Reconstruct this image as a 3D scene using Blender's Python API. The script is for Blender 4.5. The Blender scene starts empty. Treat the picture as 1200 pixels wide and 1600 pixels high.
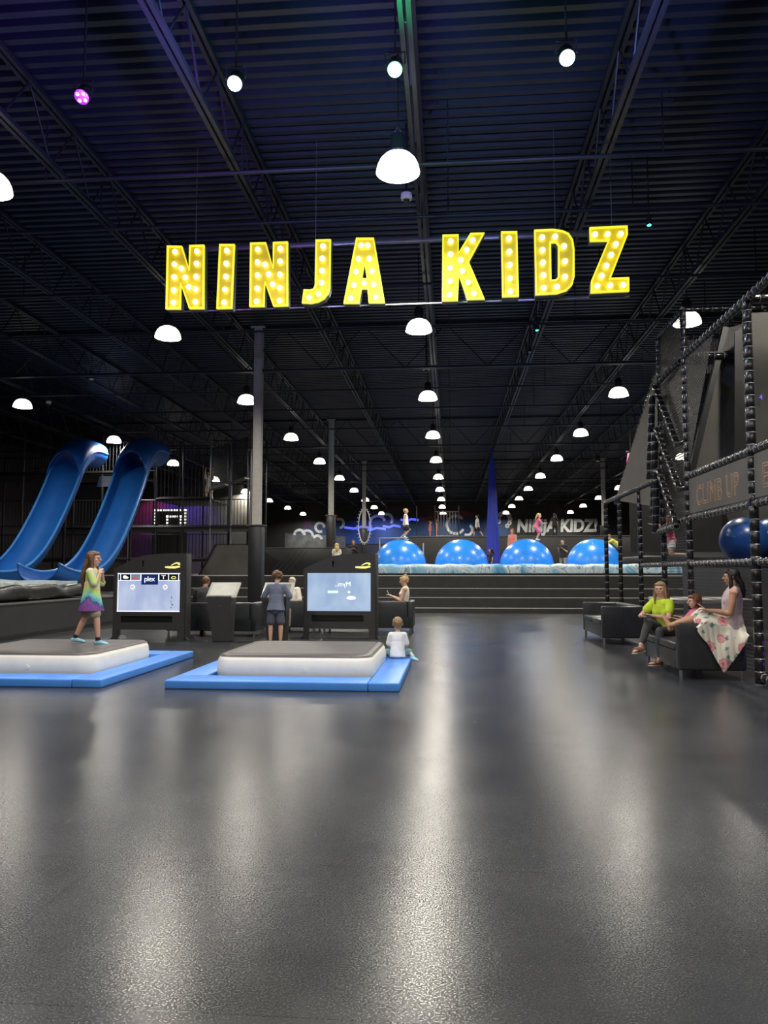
import bpy, bmesh, math, random
from mathutils import Vector as V, Matrix, Euler
PI = math.pi
random.seed(7)
S = bpy.context.scene
COL = S.collection
# ------------------------------------------------------------------ camera
FPX = 1200.0; EYE = V((0, 0, 1.4))
PITCH = math.atan(93 / FPX); YAW = math.atan(104 / FPX * math.cos(PITCH))
cd = bpy.data.cameras.new('camera'); cam = bpy.data.objects.new('camera', cd); COL.objects.link(cam)
cam.location = EYE; cam.rotation_euler = (PI / 2 + PITCH, 0, YAW)
cd.sensor_fit = 'HORIZONTAL'; cd.sensor_width = 36; cd.lens = 36; cd.clip_start = 0.05; cd.clip_end = 300
S.camera = cam
# ------------------------------------------------------------------ world, exposure
w = bpy.data.worlds.new('world'); S.world = w; w.use_nodes = True
w.node_tree.nodes['Background'].inputs[0].default_value = (0.35, 0.4, 0.55, 1)
w.node_tree.nodes['Background'].inputs[1].default_value = 0.02
S.view_settings.view_transform = 'Standard'; S.view_settings.look = 'None'
S.view_settings.exposure = 0.0; S.view_settings.gamma = 1.0; S.view_settings.use_curve_mapping = False
LAMP_W = 225.0      # watts of each high-bay lamp
LAMP_GLOW = 3.0     # glow of its glass bowl

# ------------------------------------------------------------------ measuring helpers (survey of the place)
_F = V((-math.sin(YAW) * math.cos(PITCH), math.cos(YAW) * math.cos(PITCH), math.sin(PITCH)))
_R = V((math.cos(YAW), math.sin(YAW), 0)); _U = _R.cross(_F)
def ray(px, py): return _F + _R * ((px - 600) / FPX) - _U * ((py - 800) / FPX)
def atZ(px, py, z): d = ray(px, py); return EYE + d * ((z - EYE.z) / d.z)
def atY(px, py, y): d = ray(px, py); return EYE + d * (y / d.y)
def atX(px, py, x): d = ray(px, py); return EYE + d * (x / d.x)

# ------------------------------------------------------------------ materials
def mat(name, color, rough=0.5, metal=0.0, spec=0.5, emit=None, es=0.0, var=0.12, vscale=8.0, bump=0.0, bscale=60.0, coat=0.0, alpha=None, sheen=0.0, stretch=None, trans=0.0):
    m = bpy.data.materials.new(name); m.use_nodes = True
    nt = m.node_tree; b = nt.nodes['Principled BSDF']
    b.inputs['Roughness'].default_value = rough; b.inputs['Metallic'].default_value = metal
    b.inputs['Specular IOR Level'].default_value = spec; b.inputs['Coat Weight'].default_value = coat
    b.inputs['Sheen Weight'].default_value = sheen
    b.inputs['Transmission Weight'].default_value = trans
    tc = nt.nodes.new('ShaderNodeTexCoord'); n = nt.nodes.new('ShaderNodeTexNoise')
    n.inputs['Scale'].default_value = vscale; n.inputs['Detail'].default_value = 3
    src = tc.outputs['Object']
    if stretch:
        mp = nt.nodes.new('ShaderNodeMapping'); mp.inputs['Scale'].default_value = stretch
        nt.links.new(src, mp.inputs[0]); src = mp.outputs[0]
    nt.links.new(src, n.inputs['Vector'])
    r = nt.nodes.new('ShaderNodeValToRGB')
    c = V(color[:3])
    r.color_ramp.elements[0].position = 0.3; r.color_ramp.elements[1].position = 0.7
    r.color_ramp.elements[0].color = (*(c * (1 - var)), 1); r.color_ramp.elements[1].color = (*[min(1, x) for x in c * (1 + var)], 1)
    nt.links.new(n.outputs['Fac'], r.inputs[0]); nt.links.new(r.outputs[0], b.inputs['Base Color'])
    if emit:
        b.inputs['Emission Color'].default_value = (*emit, 1); b.inputs['Emission Strength'].default_value = es
    if bump:
        n2 = nt.nodes.new('ShaderNodeTexNoise'); n2.inputs['Scale'].default_value = bscale; n2.inputs['Detail'].default_value = 4
        nt.links.new(src, n2.inputs['Vector'])
        bp = nt.nodes.new('ShaderNodeBump'); bp.inputs['Strength'].default_value = bump; bp.inputs['Distance'].default_value = 0.01
        nt.links.new(n2.outputs['Fac'], bp.inputs['Height']); nt.links.new(bp.outputs[0], b.inputs['Normal'])
    return m
M = {}
def mk(name, *a, **k): M[name] = mat(name, *a, **k); return M[name]
mk('ceiling_lit_blue', (0.011, 0.016, 0.038), 0.5, var=0.1, vscale=2)  # dark deck paint with the stage lights' blue tint mixed into the colour
mk('joist_paint', (0.012, 0.015, 0.026), 0.5, var=0.1)
mk('wall_black', (0.022, 0.021, 0.021), 0.6, var=0.2, vscale=1.5, bump=0.2, bscale=30)
mk('column_grey', (0.52, 0.50, 0.44), 0.5, var=0.06)
mk('pad_black', (0.018, 0.018, 0.019), 0.38, var=0.15, bump=0.1, bscale=20)
mk('vinyl_black', (0.012, 0.012, 0.013), 0.22, spec=0.6, var=0.2, bump=0.15, bscale=25)
mk('tie_glint', (0.22, 0.22, 0.21), 0.25, spec=0.8, var=0.1)  # black ties, lightened so that their glints sit in the colour
mk('stage_black', (0.028, 0.027, 0.026), 0.5, var=0.15, vscale=3, bump=0.1, bscale=15)
mk('stage_top', (0.05, 0.048, 0.045), 0.45, var=0.2, vscale=2)
mk('nosing', (0.5, 0.49, 0.45), 0.5)
mk('panel_grey', (0.085, 0.080, 0.070), 0.6, var=0.15, vscale=2, bump=0.15, bscale=80)
mk('kiosk_black', (0.042, 0.040, 0.037), 0.42, var=0.08)
mk('kiosk_dark', (0.008, 0.008, 0.008), 0.5)
mk('leather', (0.032, 0.034, 0.036), 0.33, spec=0.55, var=0.2, vscale=5, bump=0.35, bscale=9)
mk('chrome', (0.75, 0.75, 0.75), 0.15, metal=1.0, var=0.03)
mk('steel_black', (0.03, 0.03, 0.033), 0.35, metal=0.5)
mk('steel_grey', (0.2, 0.2, 0.2), 0.35, metal=0.8)
mk('mark_violet', (.2, .15, .8), .4, emit=(.2, .15, .9), es=.8)
mk('rail_white', (0.5, 0.5, 0.5), 0.35)
mk('slide_blue', (0.012, 0.115, 0.42), 0.36, spec=0.5, var=0.08, vscale=1.5)
mk('slide_rim', (0.05, 0.22, 0.6), 0.28, spec=0.6, var=0.08)
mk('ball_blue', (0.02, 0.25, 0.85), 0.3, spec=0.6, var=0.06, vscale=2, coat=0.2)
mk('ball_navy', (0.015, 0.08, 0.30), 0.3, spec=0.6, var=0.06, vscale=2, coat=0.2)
mk('mat_blue', (0.07, 0.27, 0.78), 0.42, var=0.06, vscale=3, bump=0.15, bscale=8)
mk('air_cream', (0.88, 0.84, 0.72), 0.45, var=0.05, vscale=4, bump=0.2, bscale=5)
mk('air_top', (0.085, 0.078, 0.072), 0.42, var=0.12, vscale=2.5, bump=0.1, bscale=90)
mk('bag_black', (0.03, 0.03, 0.028), 0.3, var=0.3, bump=0.9, bscale=4)
mk('cable', (0.25, 0.25, 0.25), 0.4, metal=0.7)
mk('white_plastic', (0.6, 0.6, 0.58), 0.4)
mk('glass_dark', (0.01, 0.01, 0.012), 0.05, spec=0.8)
mk('tablet_frame', (0.42, 0.42, 0.38), 0.35, var=0.05)
mk('tablet_glass', (0.20, 0.21, 0.17), 0.4, spec=0.4, var=0.1)
mk('lamp_glass', (0.9, 0.9, 0.85), 0.25, emit=(1.0, 0.93, 0.78), es=LAMP_GLOW)
mk('bulb', (1, 1, 0.8), 0.3, emit=(1.0, 0.93, 0.62), es=4.0)
mk('letter_face', (0.60, 0.46, 0.0), 0.5, emit=(0.8, 0.62, 0.0), es=0.16, var=0.05)
mk('letter_rim', (0.95, 0.9, 0.05), 0.4, emit=(1.0, 0.92, 0.03), es=0.75)
mk('letter_side', (0.20, 0.20, 0.22), 0.4, metal=0.3)
mk('screen_white', (0.8, 0.8, 0.85), 0.3, emit=(0.9, 0.94, 1.0), es=0.95)
mk('icon_navy', (0.01, 0.02, 0.10), 0.3, emit=(0.01, 0.03, 0.15), es=0.5)
mk('icon_black', (0.01, 0.01, 0.02), 0.3)
mk('icon_grey', (0.2, 0.3, 0.4), 0.3, emit=(0.2, 0.3, 0.45), es=0.4)
mk('icon_red', (0.6, 0.1, 0.1), 0.3, emit=(0.6, 0.15, 0.15), es=0.5)
mk('icon_yellow', (0.8, 0.8, 0.2), 0.3, emit=(0.85, 0.85, 0.3), es=0.7)
mk('logo_yellow', (0.9, 0.85, 0.2), 0.4, emit=(0.9, 0.85, 0.25), es=0.9)
mk('neon_white', (0.9, 0.9, 0.9), 0.4, emit=(1, 0.95, 0.85), es=1.6)
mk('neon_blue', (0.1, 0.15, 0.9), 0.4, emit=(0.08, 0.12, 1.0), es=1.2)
mk('exit_red', (0.9, 0.1, 0.2), 0.4, emit=(1.0, 0.12, 0.3), es=1.3)
mk('silk_blue', (0.02, 0.04, 0.5), 0.45, sheen=0.3, bump=0.6, bscale=3, stretch=(8, 8, 0.3))
mk('sign_text', (0.36, 0.21, 0.12), 0.5, var=0.1)
mk('star_white', (0.7, 0.7, 0.62), 0.5)
mk('mural_white', (0.7, 0.72, 0.72), 0.6, var=0.3, vscale=1.5)
mk('mural_grey', (0.12, 0.13, 0.14), 0.6, var=0.4, vscale=1.5)
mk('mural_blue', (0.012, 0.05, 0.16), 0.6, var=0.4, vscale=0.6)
mk('mural_red', (0.16, 0.03, 0.03), 0.6, var=0.3)
mk('mural_purple', (0.06, 0.015, 0.07), 0.6, var=0.4)
mk('eye_white', (0.55, 0.52, 0.5), 0.35); mk('eye_dark', (0.03, 0.02, 0.015), 0.15); mk('lip', (0.45, 0.12, 0.10), 0.4)
mk('phone', (0.02, 0.02, 0.025), 0.15)
mk('sandal', (0.30, 0.17, 0.09), 0.4); mk('sole', (0.55, 0.45, 0.35), 0.6)
for n_, c_ in dict(skin_fair=(0.62, 0.36, 0.25), skin_light=(0.66, 0.42, 0.31), skin_tan=(0.50, 0.26, 0.15)).items():
    mk(n_, c_, 0.5, var=0.05, vscale=14, bump=0.05, bscale=90)
for n_, c_ in dict(hair_brown=(0.16, 0.085, 0.04), hair_blond=(0.55, 0.38, 0.18), hair_dark=(0.012, 0.010, 0.010), hair_red=(0.20, 0.07, 0.03), hair_dirty=(0.30, 0.19, 0.09), hair_pale=(0.72, 0.62, 0.48)).items():
    mk(n_, c_, 0.38, var=0.55, vscale=30, bump=0.8, bscale=40, stretch=(3, 3, 0.25))
for n_, c_ in dict(cloth_white=(0.78, 0.78, 0.76), cloth_cream=(0.80, 0.74, 0.62), cloth_slate=(0.14, 0.16, 0.22), cloth_denim=(0.075, 0.082, 0.11), cloth_charcoal=(0.045, 0.045, 0.045), cloth_black=(0.012, 0.012, 0.013), cloth_khaki=(0.36, 0.30, 0.21), cloth_lime=(0.55, 0.72, 0.03), cloth_pink=(0.75, 0.16, 0.28), cloth_yellow=(0.70, 0.62, 0.08), cloth_mauve=(0.52, 0.40, 0.40), cloth_coral=(0.75, 0.2, 0.15), cloth_teal=(0.12, 0.30, 0.36), cloth_grey=(0.3, 0.3, 0.3), cloth_blue=(0.03, 0.05, 0.35), sock_blue=(0.32, 0.62, 0.75)).items():
    mk(n_, c_, 0.8, var=0.08, vscale=12, bump=0.3, bscale=10, sheen=0.1)

def nodes(m): return m.node_tree, m.node_tree.nodes, m.node_tree.links, m.node_tree.nodes['Principled BSDF']
def ramp(nt, stops, const=False):
    r = nt.nodes.new('ShaderNodeValToRGB'); e = r.color_ramp.elements
    if const: r.color_ramp.interpolation = 'CONSTANT'
    while len(e) < len(stops): e.new(0.5)
    for i, (p, c) in enumerate(stops): e[i].position = p; e[i].color = (*c, 1)
    return r
def mathn(nt, op, a, b=None):
    n = nt.nodes.new('ShaderNodeMath'); n.operation = op
    for i, x in enumerate((a, b)):
        if x is None: continue
        if isinstance(x, (int, float)): n.inputs[i].default_value = x
        else: nt.links.new(x, n.inputs[i])
    return n.outputs[0]
# floor: dark rolled rubber, worn, satin, with sheet seams
def floor_material():
    m = mk('floor_rubber', (0.05, 0.05, 0.05), 0.3); nt, N, L, b = nodes(m)
    tc = N.new('ShaderNodeTexCoord')
    n1 = N.new('ShaderNodeTexNoise'); n1.inputs['Scale'].default_value = 0.8; n1.inputs['Detail'].default_value = 8; n1.inputs['Roughness'].default_value = 0.65
    L.new(tc.outputs['Object'], n1.inputs['Vector'])
    r = ramp(nt, [(0.3, (0.033, 0.035, 0.039)), (0.55, (0.046, 0.049, 0.054)), (0.75, (0.061, 0.064, 0.068))])
    L.new(n1.outputs['Fac'], r.inputs[0])
    br = N.new('ShaderNodeTexBrick'); br.inputs['Scale'].default_value = 1.0; br.inputs['Mortar Size'].default_value = 0.004
    br.inputs['Brick Width'].default_value = 4.6; br.inputs['Row Height'].default_value = 1.25; br.offset = 0.37
    br.inputs['Color1'].default_value = (1, 1, 1, 1); br.inputs['Color2'].default_value = (0.88, 0.88, 0.88, 1); br.inputs['Mortar'].default_value = (0.45, 0.45, 0.45, 1)
    L.new(tc.outputs['Object'], br.inputs['Vector'])
    # scuffs: thin stretched voronoi cracks
    mp = N.new('ShaderNodeMapping'); mp.inputs['Scale'].default_value = (1.6, 0.35, 1); mp.inputs['Rotation'].default_value = (0, 0, 0.7)
    L.new(tc.outputs['Object'], mp.inputs[0])
    sc = N.new('ShaderNodeTexNoise'); sc.inputs['Scale'].default_value = 9; sc.inputs['Detail'].default_value = 2
    L.new(mp.outputs[0], sc.inputs['Vector'])
    sr = ramp(nt, [(0.0, (0, 0, 0)), (0.70, (0, 0, 0)), (0.78, (0.03, 0.03, 0.03))]); L.new(sc.outputs['Fac'], sr.inputs[0])
    mx = N.new('ShaderNodeMix'); mx.data_type = 'RGBA'; mx.blend_type = 'MULTIPLY'; mx.inputs[0].default_value = 1
    L.new(r.outputs[0], mx.inputs[6]); L.new(br.outputs['Color'], mx.inputs[7])
    ad = N.new('ShaderNodeMix'); ad.data_type = 'RGBA'; ad.blend_type = 'ADD'; ad.inputs[0].default_value = 1
    L.new(mx.outputs[2], ad.inputs[6]); L.new(sr.outputs[0], ad.inputs[7]); L.new(ad.outputs[2], b.inputs['Base Color'])
    rr = N.new('ShaderNodeMapRange'); rr.inputs[3].default_value = 0.16; rr.inputs[4].default_value = 0.30
    L.new(n1.outputs['Fac'], rr.inputs[0]); L.new(rr.outputs[0], b.inputs['Roughness'])
    g = N.new('ShaderNodeTexNoise'); g.inputs['Scale'].default_value = 130; g.inputs['Detail'].default_value = 2; L.new(tc.outputs['Object'], g.inputs['Vector'])
    bp = N.new('ShaderNodeBump'); bp.inputs['Strength'].default_value = 0.20; bp.inputs['Distance'].default_value = 0.0025
    L.new(g.outputs['Fac'], bp.inputs['Height']); L.new(bp.outputs[0], b.inputs['Normal'])
    g2 = N.new('ShaderNodeTexNoise'); g2.inputs['Scale'].default_value = 125; g2.inputs['Detail'].default_value = 1; L.new(tc.outputs['Object'], g2.inputs['Vector'])
    sm = N.new('ShaderNodeMapRange'); sm.inputs[1].default_value = .40; sm.inputs[2].default_value = .66; sm.inputs[3].default_value = 0.03; sm.inputs[4].default_value = 0.75
    L.new(g2.outputs['Fac'], sm.inputs[0]); L.new(sm.outputs[0], b.inputs['Specular IOR Level'])
floor_material()
def swirl_material(name, stops, scale, bumps=0.6):
    m = mk(name, (0.5, 0.5, 0.5), 0.3); nt, N, L, b = nodes(m); tc = N.new('ShaderNodeTexCoord')
    n = N.new('ShaderNodeTexNoise'); n.inputs['Scale'].default_value = scale; n.inputs['Detail'].default_value = 4; n.inputs['Distortion'].default_value = 2.2
    L.new(tc.outputs['Object'], n.inputs['Vector']); r = ramp(nt, stops); L.new(n.outputs['Fac'], r.inputs[0]); L.new(r.outputs[0], b.inputs['Base Color'])
    bp = N.new('ShaderNodeBump'); bp.inputs['Strength'].default_value = bumps; bp.inputs['Distance'].default_value = 0.05
    L.new(n.outputs['Fac'], bp.inputs['Height']); L.new(bp.outputs[0], b.inputs['Normal']); return m
swirl_material('cushion_swirl', [(0.30, (0.10, 0.35, 0.65)), (0.42, (0.35, 0.65, 0.85)), (0.50, (0.85, 0.9, 0.9)), (0.53, (0.08, 0.25, 0.4)), (0.56, (0.75, 0.85, 0.88)), (0.7, (0.25, 0.55, 0.8))], 0.9)
swirl_material('bag_top', [(0.30, (0.30, 0.45, 0.52)), (0.48, (0.65, 0.74, 0.75)), (0.6, (0.42, 0.55, 0.6))], 1.2, 0.9)
def net_material(name, cell, wid, color):
    m = mk(name, color, 0.45); nt, N, L, b = nodes(m); tc = N.new('ShaderNodeTexCoord'); sp = N.new('ShaderNodeSeparateXYZ'); L.new(tc.outputs['UV'], sp.inputs[0])
    u = mathn(nt, 'LESS_THAN', mathn(nt, 'FRACT', mathn(nt, 'MULTIPLY', sp.outputs[0], 1 / cell)), wid)
    v = mathn(nt, 'LESS_THAN', mathn(nt, 'FRACT', mathn(nt, 'MULTIPLY', sp.outputs[1], 1 / cell)), wid)
    L.new(mathn(nt, 'MAXIMUM', u, v), b.inputs['Alpha']); return m
net_material('net_fine', 0.045, 0.42, (0.035, 0.034, 0.032))
net_material('net_wide', 0.05, 0.16, (0.03, 0.03, 0.03))
def tiedye():
    m = mk('tie_dye', (0.5, 0.5, 0.5), 0.8); nt, N, L, b = nodes(m); tc = N.new('ShaderNodeTexCoord'); sp = N.new('ShaderNodeSeparateXYZ'); L.new(tc.outputs['Object'], sp.inputs[0])
    n = N.new('ShaderNodeTexNoise'); n.inputs['Scale'].default_value = 22; L.new(tc.outputs['Object'], n.inputs['Vector'])
    z = mathn(nt, 'ADD', mathn(nt, 'ADD', sp.outputs[2], mathn(nt, 'MULTIPLY', mathn(nt, 'ABSOLUTE', sp.outputs[1]), 0.9)), mathn(nt, 'MULTIPLY', n.outputs['Fac'], 0.10))
    t = mathn(nt, 'DIVIDE', mathn(nt, 'SUBTRACT', z, 0.62), 0.55)
    r = ramp(nt, [(0.0, (0.16, 0.05, 0.22)), (0.14, (0.20, 0.07, 0.28)), (0.19, (0.02, 0.05, 0.14)), (0.25, (0.10, 0.35, 0.48)), (0.36, (0.30, 0.66, 0.40)), (0.48, (0.62, 0.72, 0.16)), (0.62, (0.66, 0.58, 0.40)), (0.80, (0.48, 0.72, 0.14)), (0.92, (0.62, 0.62, 0.36))])
    L.new(t, r.inputs[0]); L.new(r.outputs[0], b.inputs['Base Color'])
tiedye()
def floral():
    m = mk('floral', (0.8, 0.8, 0.7), 0.75); nt, N, L, b = nodes(m); tc = N.new('ShaderNodeTexCoord')
    nz = N.new('ShaderNodeTexNoise'); nz.inputs['Scale'].default_value = 16; nz.inputs['Detail'].default_value = 3; L.new(tc.outputs['Object'], nz.inputs['Vector'])
    mxv = N.new('ShaderNodeMix'); mxv.data_type = 'RGBA'; mxv.inputs[0].default_value = 0.09; L.new(tc.outputs['Object'], mxv.inputs[6]); L.new(nz.outputs['Color'], mxv.inputs[7])
    v = N.new('ShaderNodeTexVoronoi'); v.inputs['Scale'].default_value = 6.5; L.new(mxv.outputs[2], v.inputs['Vector'])
    v2 = N.new('ShaderNodeTexVoronoi'); v2.inputs['Scale'].default_value = 9.0; L.new(mxv.outputs[2], v2.inputs['Vector'])
    cream = (0.80, 0.74, 0.58)
    fl = ramp(nt, [(0.0, (0.75, 0.35, 0.30)), (0.12, (0.55, 0.04, 0.10)), (0.22, (0.72, 0.22, 0.26)), (0.32, (0.80, 0.45, 0.42)), (0.42, (0.60, 0.14, 0.18)), (0.48, cream)])
    lf = ramp(nt, [(0.0, (0.08, 0.16, 0.09)), (0.20, (0.14, 0.25, 0.14)), (0.29, (0.30, 0.42, 0.40)), (0.36, cream)])
    L.new(v.outputs['Distance'], fl.inputs[0]); L.new(v2.outputs['Distance'], lf.inputs[0])
    s1 = N.new('ShaderNodeSeparateXYZ'); L.new(v.outputs['Color'], s1.inputs[0]); s2 = N.new('ShaderNodeSeparateXYZ'); L.new(v2.outputs['Color'], s2.inputs[0])
    a = N.new('ShaderNodeMix'); a.data_type = 'RGBA'; L.new(mathn(nt, 'GREATER_THAN', s2.outputs[0], 0.2), a.inputs[0]); a.inputs[6].default_value = (*cream, 1); L.new(lf.outputs[0], a.inputs[7])
    f = N.new('ShaderNodeMix'); f.data_type = 'RGBA'
    L.new(mathn(nt, 'MULTIPLY', mathn(nt, 'LESS_THAN', v.outputs['Distance'], 0.48), mathn(nt, 'GREATER_THAN', s1.outputs[0], 0.28)), f.inputs[0])
    L.new(a.outputs[2], f.inputs[6]); L.new(fl.outputs[0], f.inputs[7]); L.new(f.outputs[2], b.inputs['Base Color'])
floral()
def screen_material(name, c0, c1):
    m = mk(name, (0.5, 0.5, 0.6), 0.25); nt, N, L, b = nodes(m); tc = N.new('ShaderNodeTexCoord')
    mp = N.new('ShaderNodeMapping'); mp.inputs['Scale'].default_value = (1.6, 1, 0.8); L.new(tc.outputs['Object'], mp.inputs[0])
    n = N.new('ShaderNodeTexNoise'); n.inputs['Scale'].default_value = 1.6; L.new(mp.outputs[0], n.inputs['Vector'])
    r = ramp(nt, [(0.3, c0), (0.7, c1)]); L.new(n.outputs['Fac'], r.inputs[0]); L.new(r.outputs[0], b.inputs['Emission Color']); b.inputs['Emission Strength'].default_value = 0.85
    b.inputs['Base Color'].default_value = (0.02, 0.02, 0.02, 1)
    for l in list(nt.links):
        if l.to_socket == b.inputs['Base Color']: nt.links.remove(l)
screen_material('screen_pale', (0.42, 0.50, 0.78), (0.66, 0.74, 0.95))
screen_material('screen_blue', (0.36, 0.50, 0.76), (0.56, 0.72, 0.92))

# ------------------------------------------------------------------ mesh helpers
def obj(name, bm, mats, parent=None, smooth=True, ang=38, sub=0):
    bmesh.ops.recalc_face_normals(bm, faces=bm.faces)
    if smooth:
        for f in bm.faces: f.smooth = True
        lim = math.radians(ang)
        for e in bm.edges:
            if len(e.link_faces) == 2 and e.calc_face_angle(0) > lim: e.smooth = False
    me = bpy.data.meshes.new(name); bm.to_mesh(me); bm.free()
    for m in (mats if isinstance(mats, (list, tuple)) else [mats]): me.materials.append(M[m] if isinstance(m, str) else m)
    o = bpy.data.objects.new(name, me); COL.objects.link(o)
    if parent: o.parent = parent
    return o
def setp(o, label=None, cat=None, group=None, kind=None):
    for k, v in (('label', label), ('category', cat), ('group', group), ('kind', kind)):
        if v: o[k] = v
    return o
def thing(name, label, cat, loc=(0, 0, 0), rotz=0, group=None):
    o = bpy.data.objects.new(name, None); COL.objects.link(o); o.location = loc; o.rotation_euler = (0, 0, rotz); o.empty_display_size = 0.2
    return setp(o, label, cat, group)
def struct(name, bm, m, label=None, **k):
    return setp(obj(name, bm, m, **k), label, None, None, 'structure')
def dup(root, loc=None, rotz=None, label=None, group=None):
    r = root.copy(); COL.objects.link(r)
    if loc is not None: r.location = loc
    if rotz is not None: r.rotation_euler = (0, 0, rotz)
    if label: r['label'] = label
    if group: r['group'] = group
    for ch in list(root.children):
        c = ch.copy(); COL.objects.link(c); c.parent = r
        for g in list(ch.children):
            d = g.copy(); COL.objects.link(d); d.parent = c
    return r
def B(): return bmesh.new()
def bx(bm, x0, x1, y0, y1, z0, z1, bev=0.0, mi=0, rot=None, at=None, seg=2):
    m = Matrix.Translation(((x0 + x1) / 2, (y0 + y1) / 2, (z0 + z1) / 2)) @ Matrix.Diagonal((abs(x1 - x0), abs(y1 - y0), abs(z1 - z0), 1))
    r = bmesh.ops.create_cube(bm, size=1, matrix=m); vs = r['verts']
    if bev:
        es = list({e for v in vs for e in v.link_edges})
        rr = bmesh.ops.bevel(bm, geom=es, offset=bev, segments=seg, affect='EDGES', profile=0.5)
        vs = list({v for f in rr['faces'] for v in f.verts} | {v for v in vs if v.is_valid})
    fs = {f for v in vs for f in v.link_faces}
    for f in fs: f.material_index = mi
    if rot is not None: bmesh.ops.transform(bm, matrix=rot, verts=vs)
    return vs
def frame(d, up=None):
    d = d.normalized(); u = V(up) if up is not None else (V((0, 0, 1)) if abs(d.z) < 0.9 else V((1, 0, 0)))
    s = d.cross(u)
    if s.length < 1e-5: s = d.cross(V((0, 1, 0)))
    s.normalize(); return s, s.cross(d).normalized()
def tube(bm, pts, rad, seg=10, up=None, side=None, mi=0, caps=True, rnd=True):
    pts = [V(p) for p in pts]; n = len(pts)
    if not isinstance(rad, (list, tuple)): rad = [rad] * n
    rad = [(r, r) if not isinstance(r, (list, tuple)) else r for r in rad]
    rings = []; s_prev = V(side) if side is not None else None
    P, Rd = [], []
    T = [(pts[min(i + 1, n - 1)] - pts[max(i - 1, 0)]).normalized() for i in range(n)]
    tt = []
    if rnd:
        P.append(pts[0] - T[0] * min(rad[0]) * 0.8); Rd.append(tuple(x * 0.35 for x in rad[0])); tt.append(T[0])
        P.append(pts[0] - T[0] * min(rad[0]) * 0.45); Rd.append(tuple(x * 0.8 for x in rad[0])); tt.append(T[0])
    P += pts; Rd += rad; tt += T
    if rnd:
        P.append(pts[-1] + T[-1] * min(rad[-1]) * 0.45); Rd.append(tuple(x * 0.8 for x in rad[-1])); tt.append(T[-1])
        P.append(pts[-1] + T[-1] * min(rad[-1]) * 0.8); Rd.append(tuple(x * 0.35 for x in rad[-1])); tt.append(T[-1])
    for p, r, t in zip(P, Rd, tt):
        if s_prev is None: s, u = frame(t, up)
        else:
            s = s_prev - t * s_prev.dot(t)
            if s.length < 1e-4: s, _ = frame(t)
            s.normalize(); u = t.cross(s) * -1
        s_prev = s
        rings.append([bm.verts.new(p + s * (r[0] * math.cos(a)) + u * (r[1] * math.sin(a))) for a in [2 * PI * k / seg for k in range(seg)]])
    for a, b in zip(rings, rings[1:]):
        for k in range(seg):
            f = bm.faces.new((a[k], a[(k + 1) % seg], b[(k + 1) % seg], b[k])); f.material_index = mi
    if caps:
        for rg in (rings[0], rings[-1]):
            f = bm.faces.new(rg); f.material_index = mi
    return rings
def rod(bm, a, b, r, seg=6, mi=0): tube(bm, [a, b], r, seg, mi=mi, rnd=False)
def bar(bm, a, b, w, h, mi=0):   # rectangular bar between two points
    a, b = V(a), V(b); s, u = frame(b - a); c = []
    for p in (a, b): c.append([bm.verts.new(p + s * (w / 2 * i) + u * (h / 2 * j)) for i, j in ((-1, -1), (1, -1), (1, 1), (-1, 1))])
    for k in range(4): f = bm.faces.new((c[0][k], c[0][(k + 1) % 4], c[1][(k + 1) % 4], c[1][k])); f.material_index = mi
    for q in c: f = bm.faces.new(q); f.material_index = mi
def ell(bm, c, r, rot=None, u=16, v=10, mi=0):
    m = Matrix.Translation(V(c)) @ (rot.to_4x4() if rot is not None else Matrix.Identity(4)) @ Matrix.Diagonal((r[0], r[1], r[2], 1))
    q = bmesh.ops.create_uvsphere(bm, u_segments=u, v_segments=v, radius=1, matrix=m)
    if mi:
        for f in {f for x in q['verts'] for f in x.link_faces}: f.material_index = mi
    return q['verts']
def lathe(bm, prof, seg=24, c=(0, 0, 0), mi=0, close=False):
    rs = []
    for r, z in prof: rs.append([bm.verts.new((c[0] + r * math.cos(2 * PI * k / seg), c[1] + r * math.sin(2 * PI * k / seg), c[2] + z)) for k in range(seg)])
    for a, b in zip(rs, rs[1:]):
        for k in range(seg): f = bm.faces.new((a[k], a[(k + 1) % seg], b[(k + 1) % seg], b[k])); f.material_index = mi
    if close:
        for q in (rs[0], rs[-1]): f = bm.faces.new(q); f.material_index = mi
def prism(bm, poly, y0, y1, mi=0, holes=()):   # polygon in XZ extruded along Y
    import mathutils.geometry as G
    loops = [poly] + list(holes)
    tri = G.tessellate_polygon([[V((x, z, 0)) for x, z in l] for l in loops])
    flat = [p for l in loops for p in l]
    a = [bm.verts.new((x, y0, z)) for x, z in flat]; b = [bm.verts.new((x, y1, z)) for x, z in flat]
    for t in tri:
        for q in (a, b):
            try: f = bm.faces.new([q[i] for i in t]); f.material_index = mi
            except ValueError: pass
    o = 0
    for l in loops:
        n = len(l)
        for k in range(n):
            f = bm.faces.new((a[o + k], a[o + (k + 1) % n], b[o + (k + 1) % n], b[o + k])); f.material_index = mi
        o += n
def quad(bm, pts, mi=0, uv=True):
    vs = [bm.verts.new(p) for p in pts]; f = bm.faces.new(vs); f.material_index = mi
    if uv:
        l = bm.loops.layers.uv.verify(); e1 = (V(pts[1]) - V(pts[0])); e1n = e1.normalized(); nrm = e1.cross(V(pts[-1]) - V(pts[0])).normalized(); e2 = nrm.cross(e1n)
        for lp in f.loops: d = lp.vert.co - V(pts[0]); lp[l].uv = (d.dot(e1n) + 50, d.dot(e2) + 50)
    return f
def grid(bm, nu, nv, fn, mi=0):
    g = [[bm.verts.new(fn(i / nu, j / nv)) for j in range(nv + 1)] for i in range(nu + 1)]
    for i in range(nu):
        for j in range(nv): f = bm.faces.new((g[i][j], g[i + 1][j], g[i + 1][j + 1], g[i][j + 1])); f.material_index = mi
    return g
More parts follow.
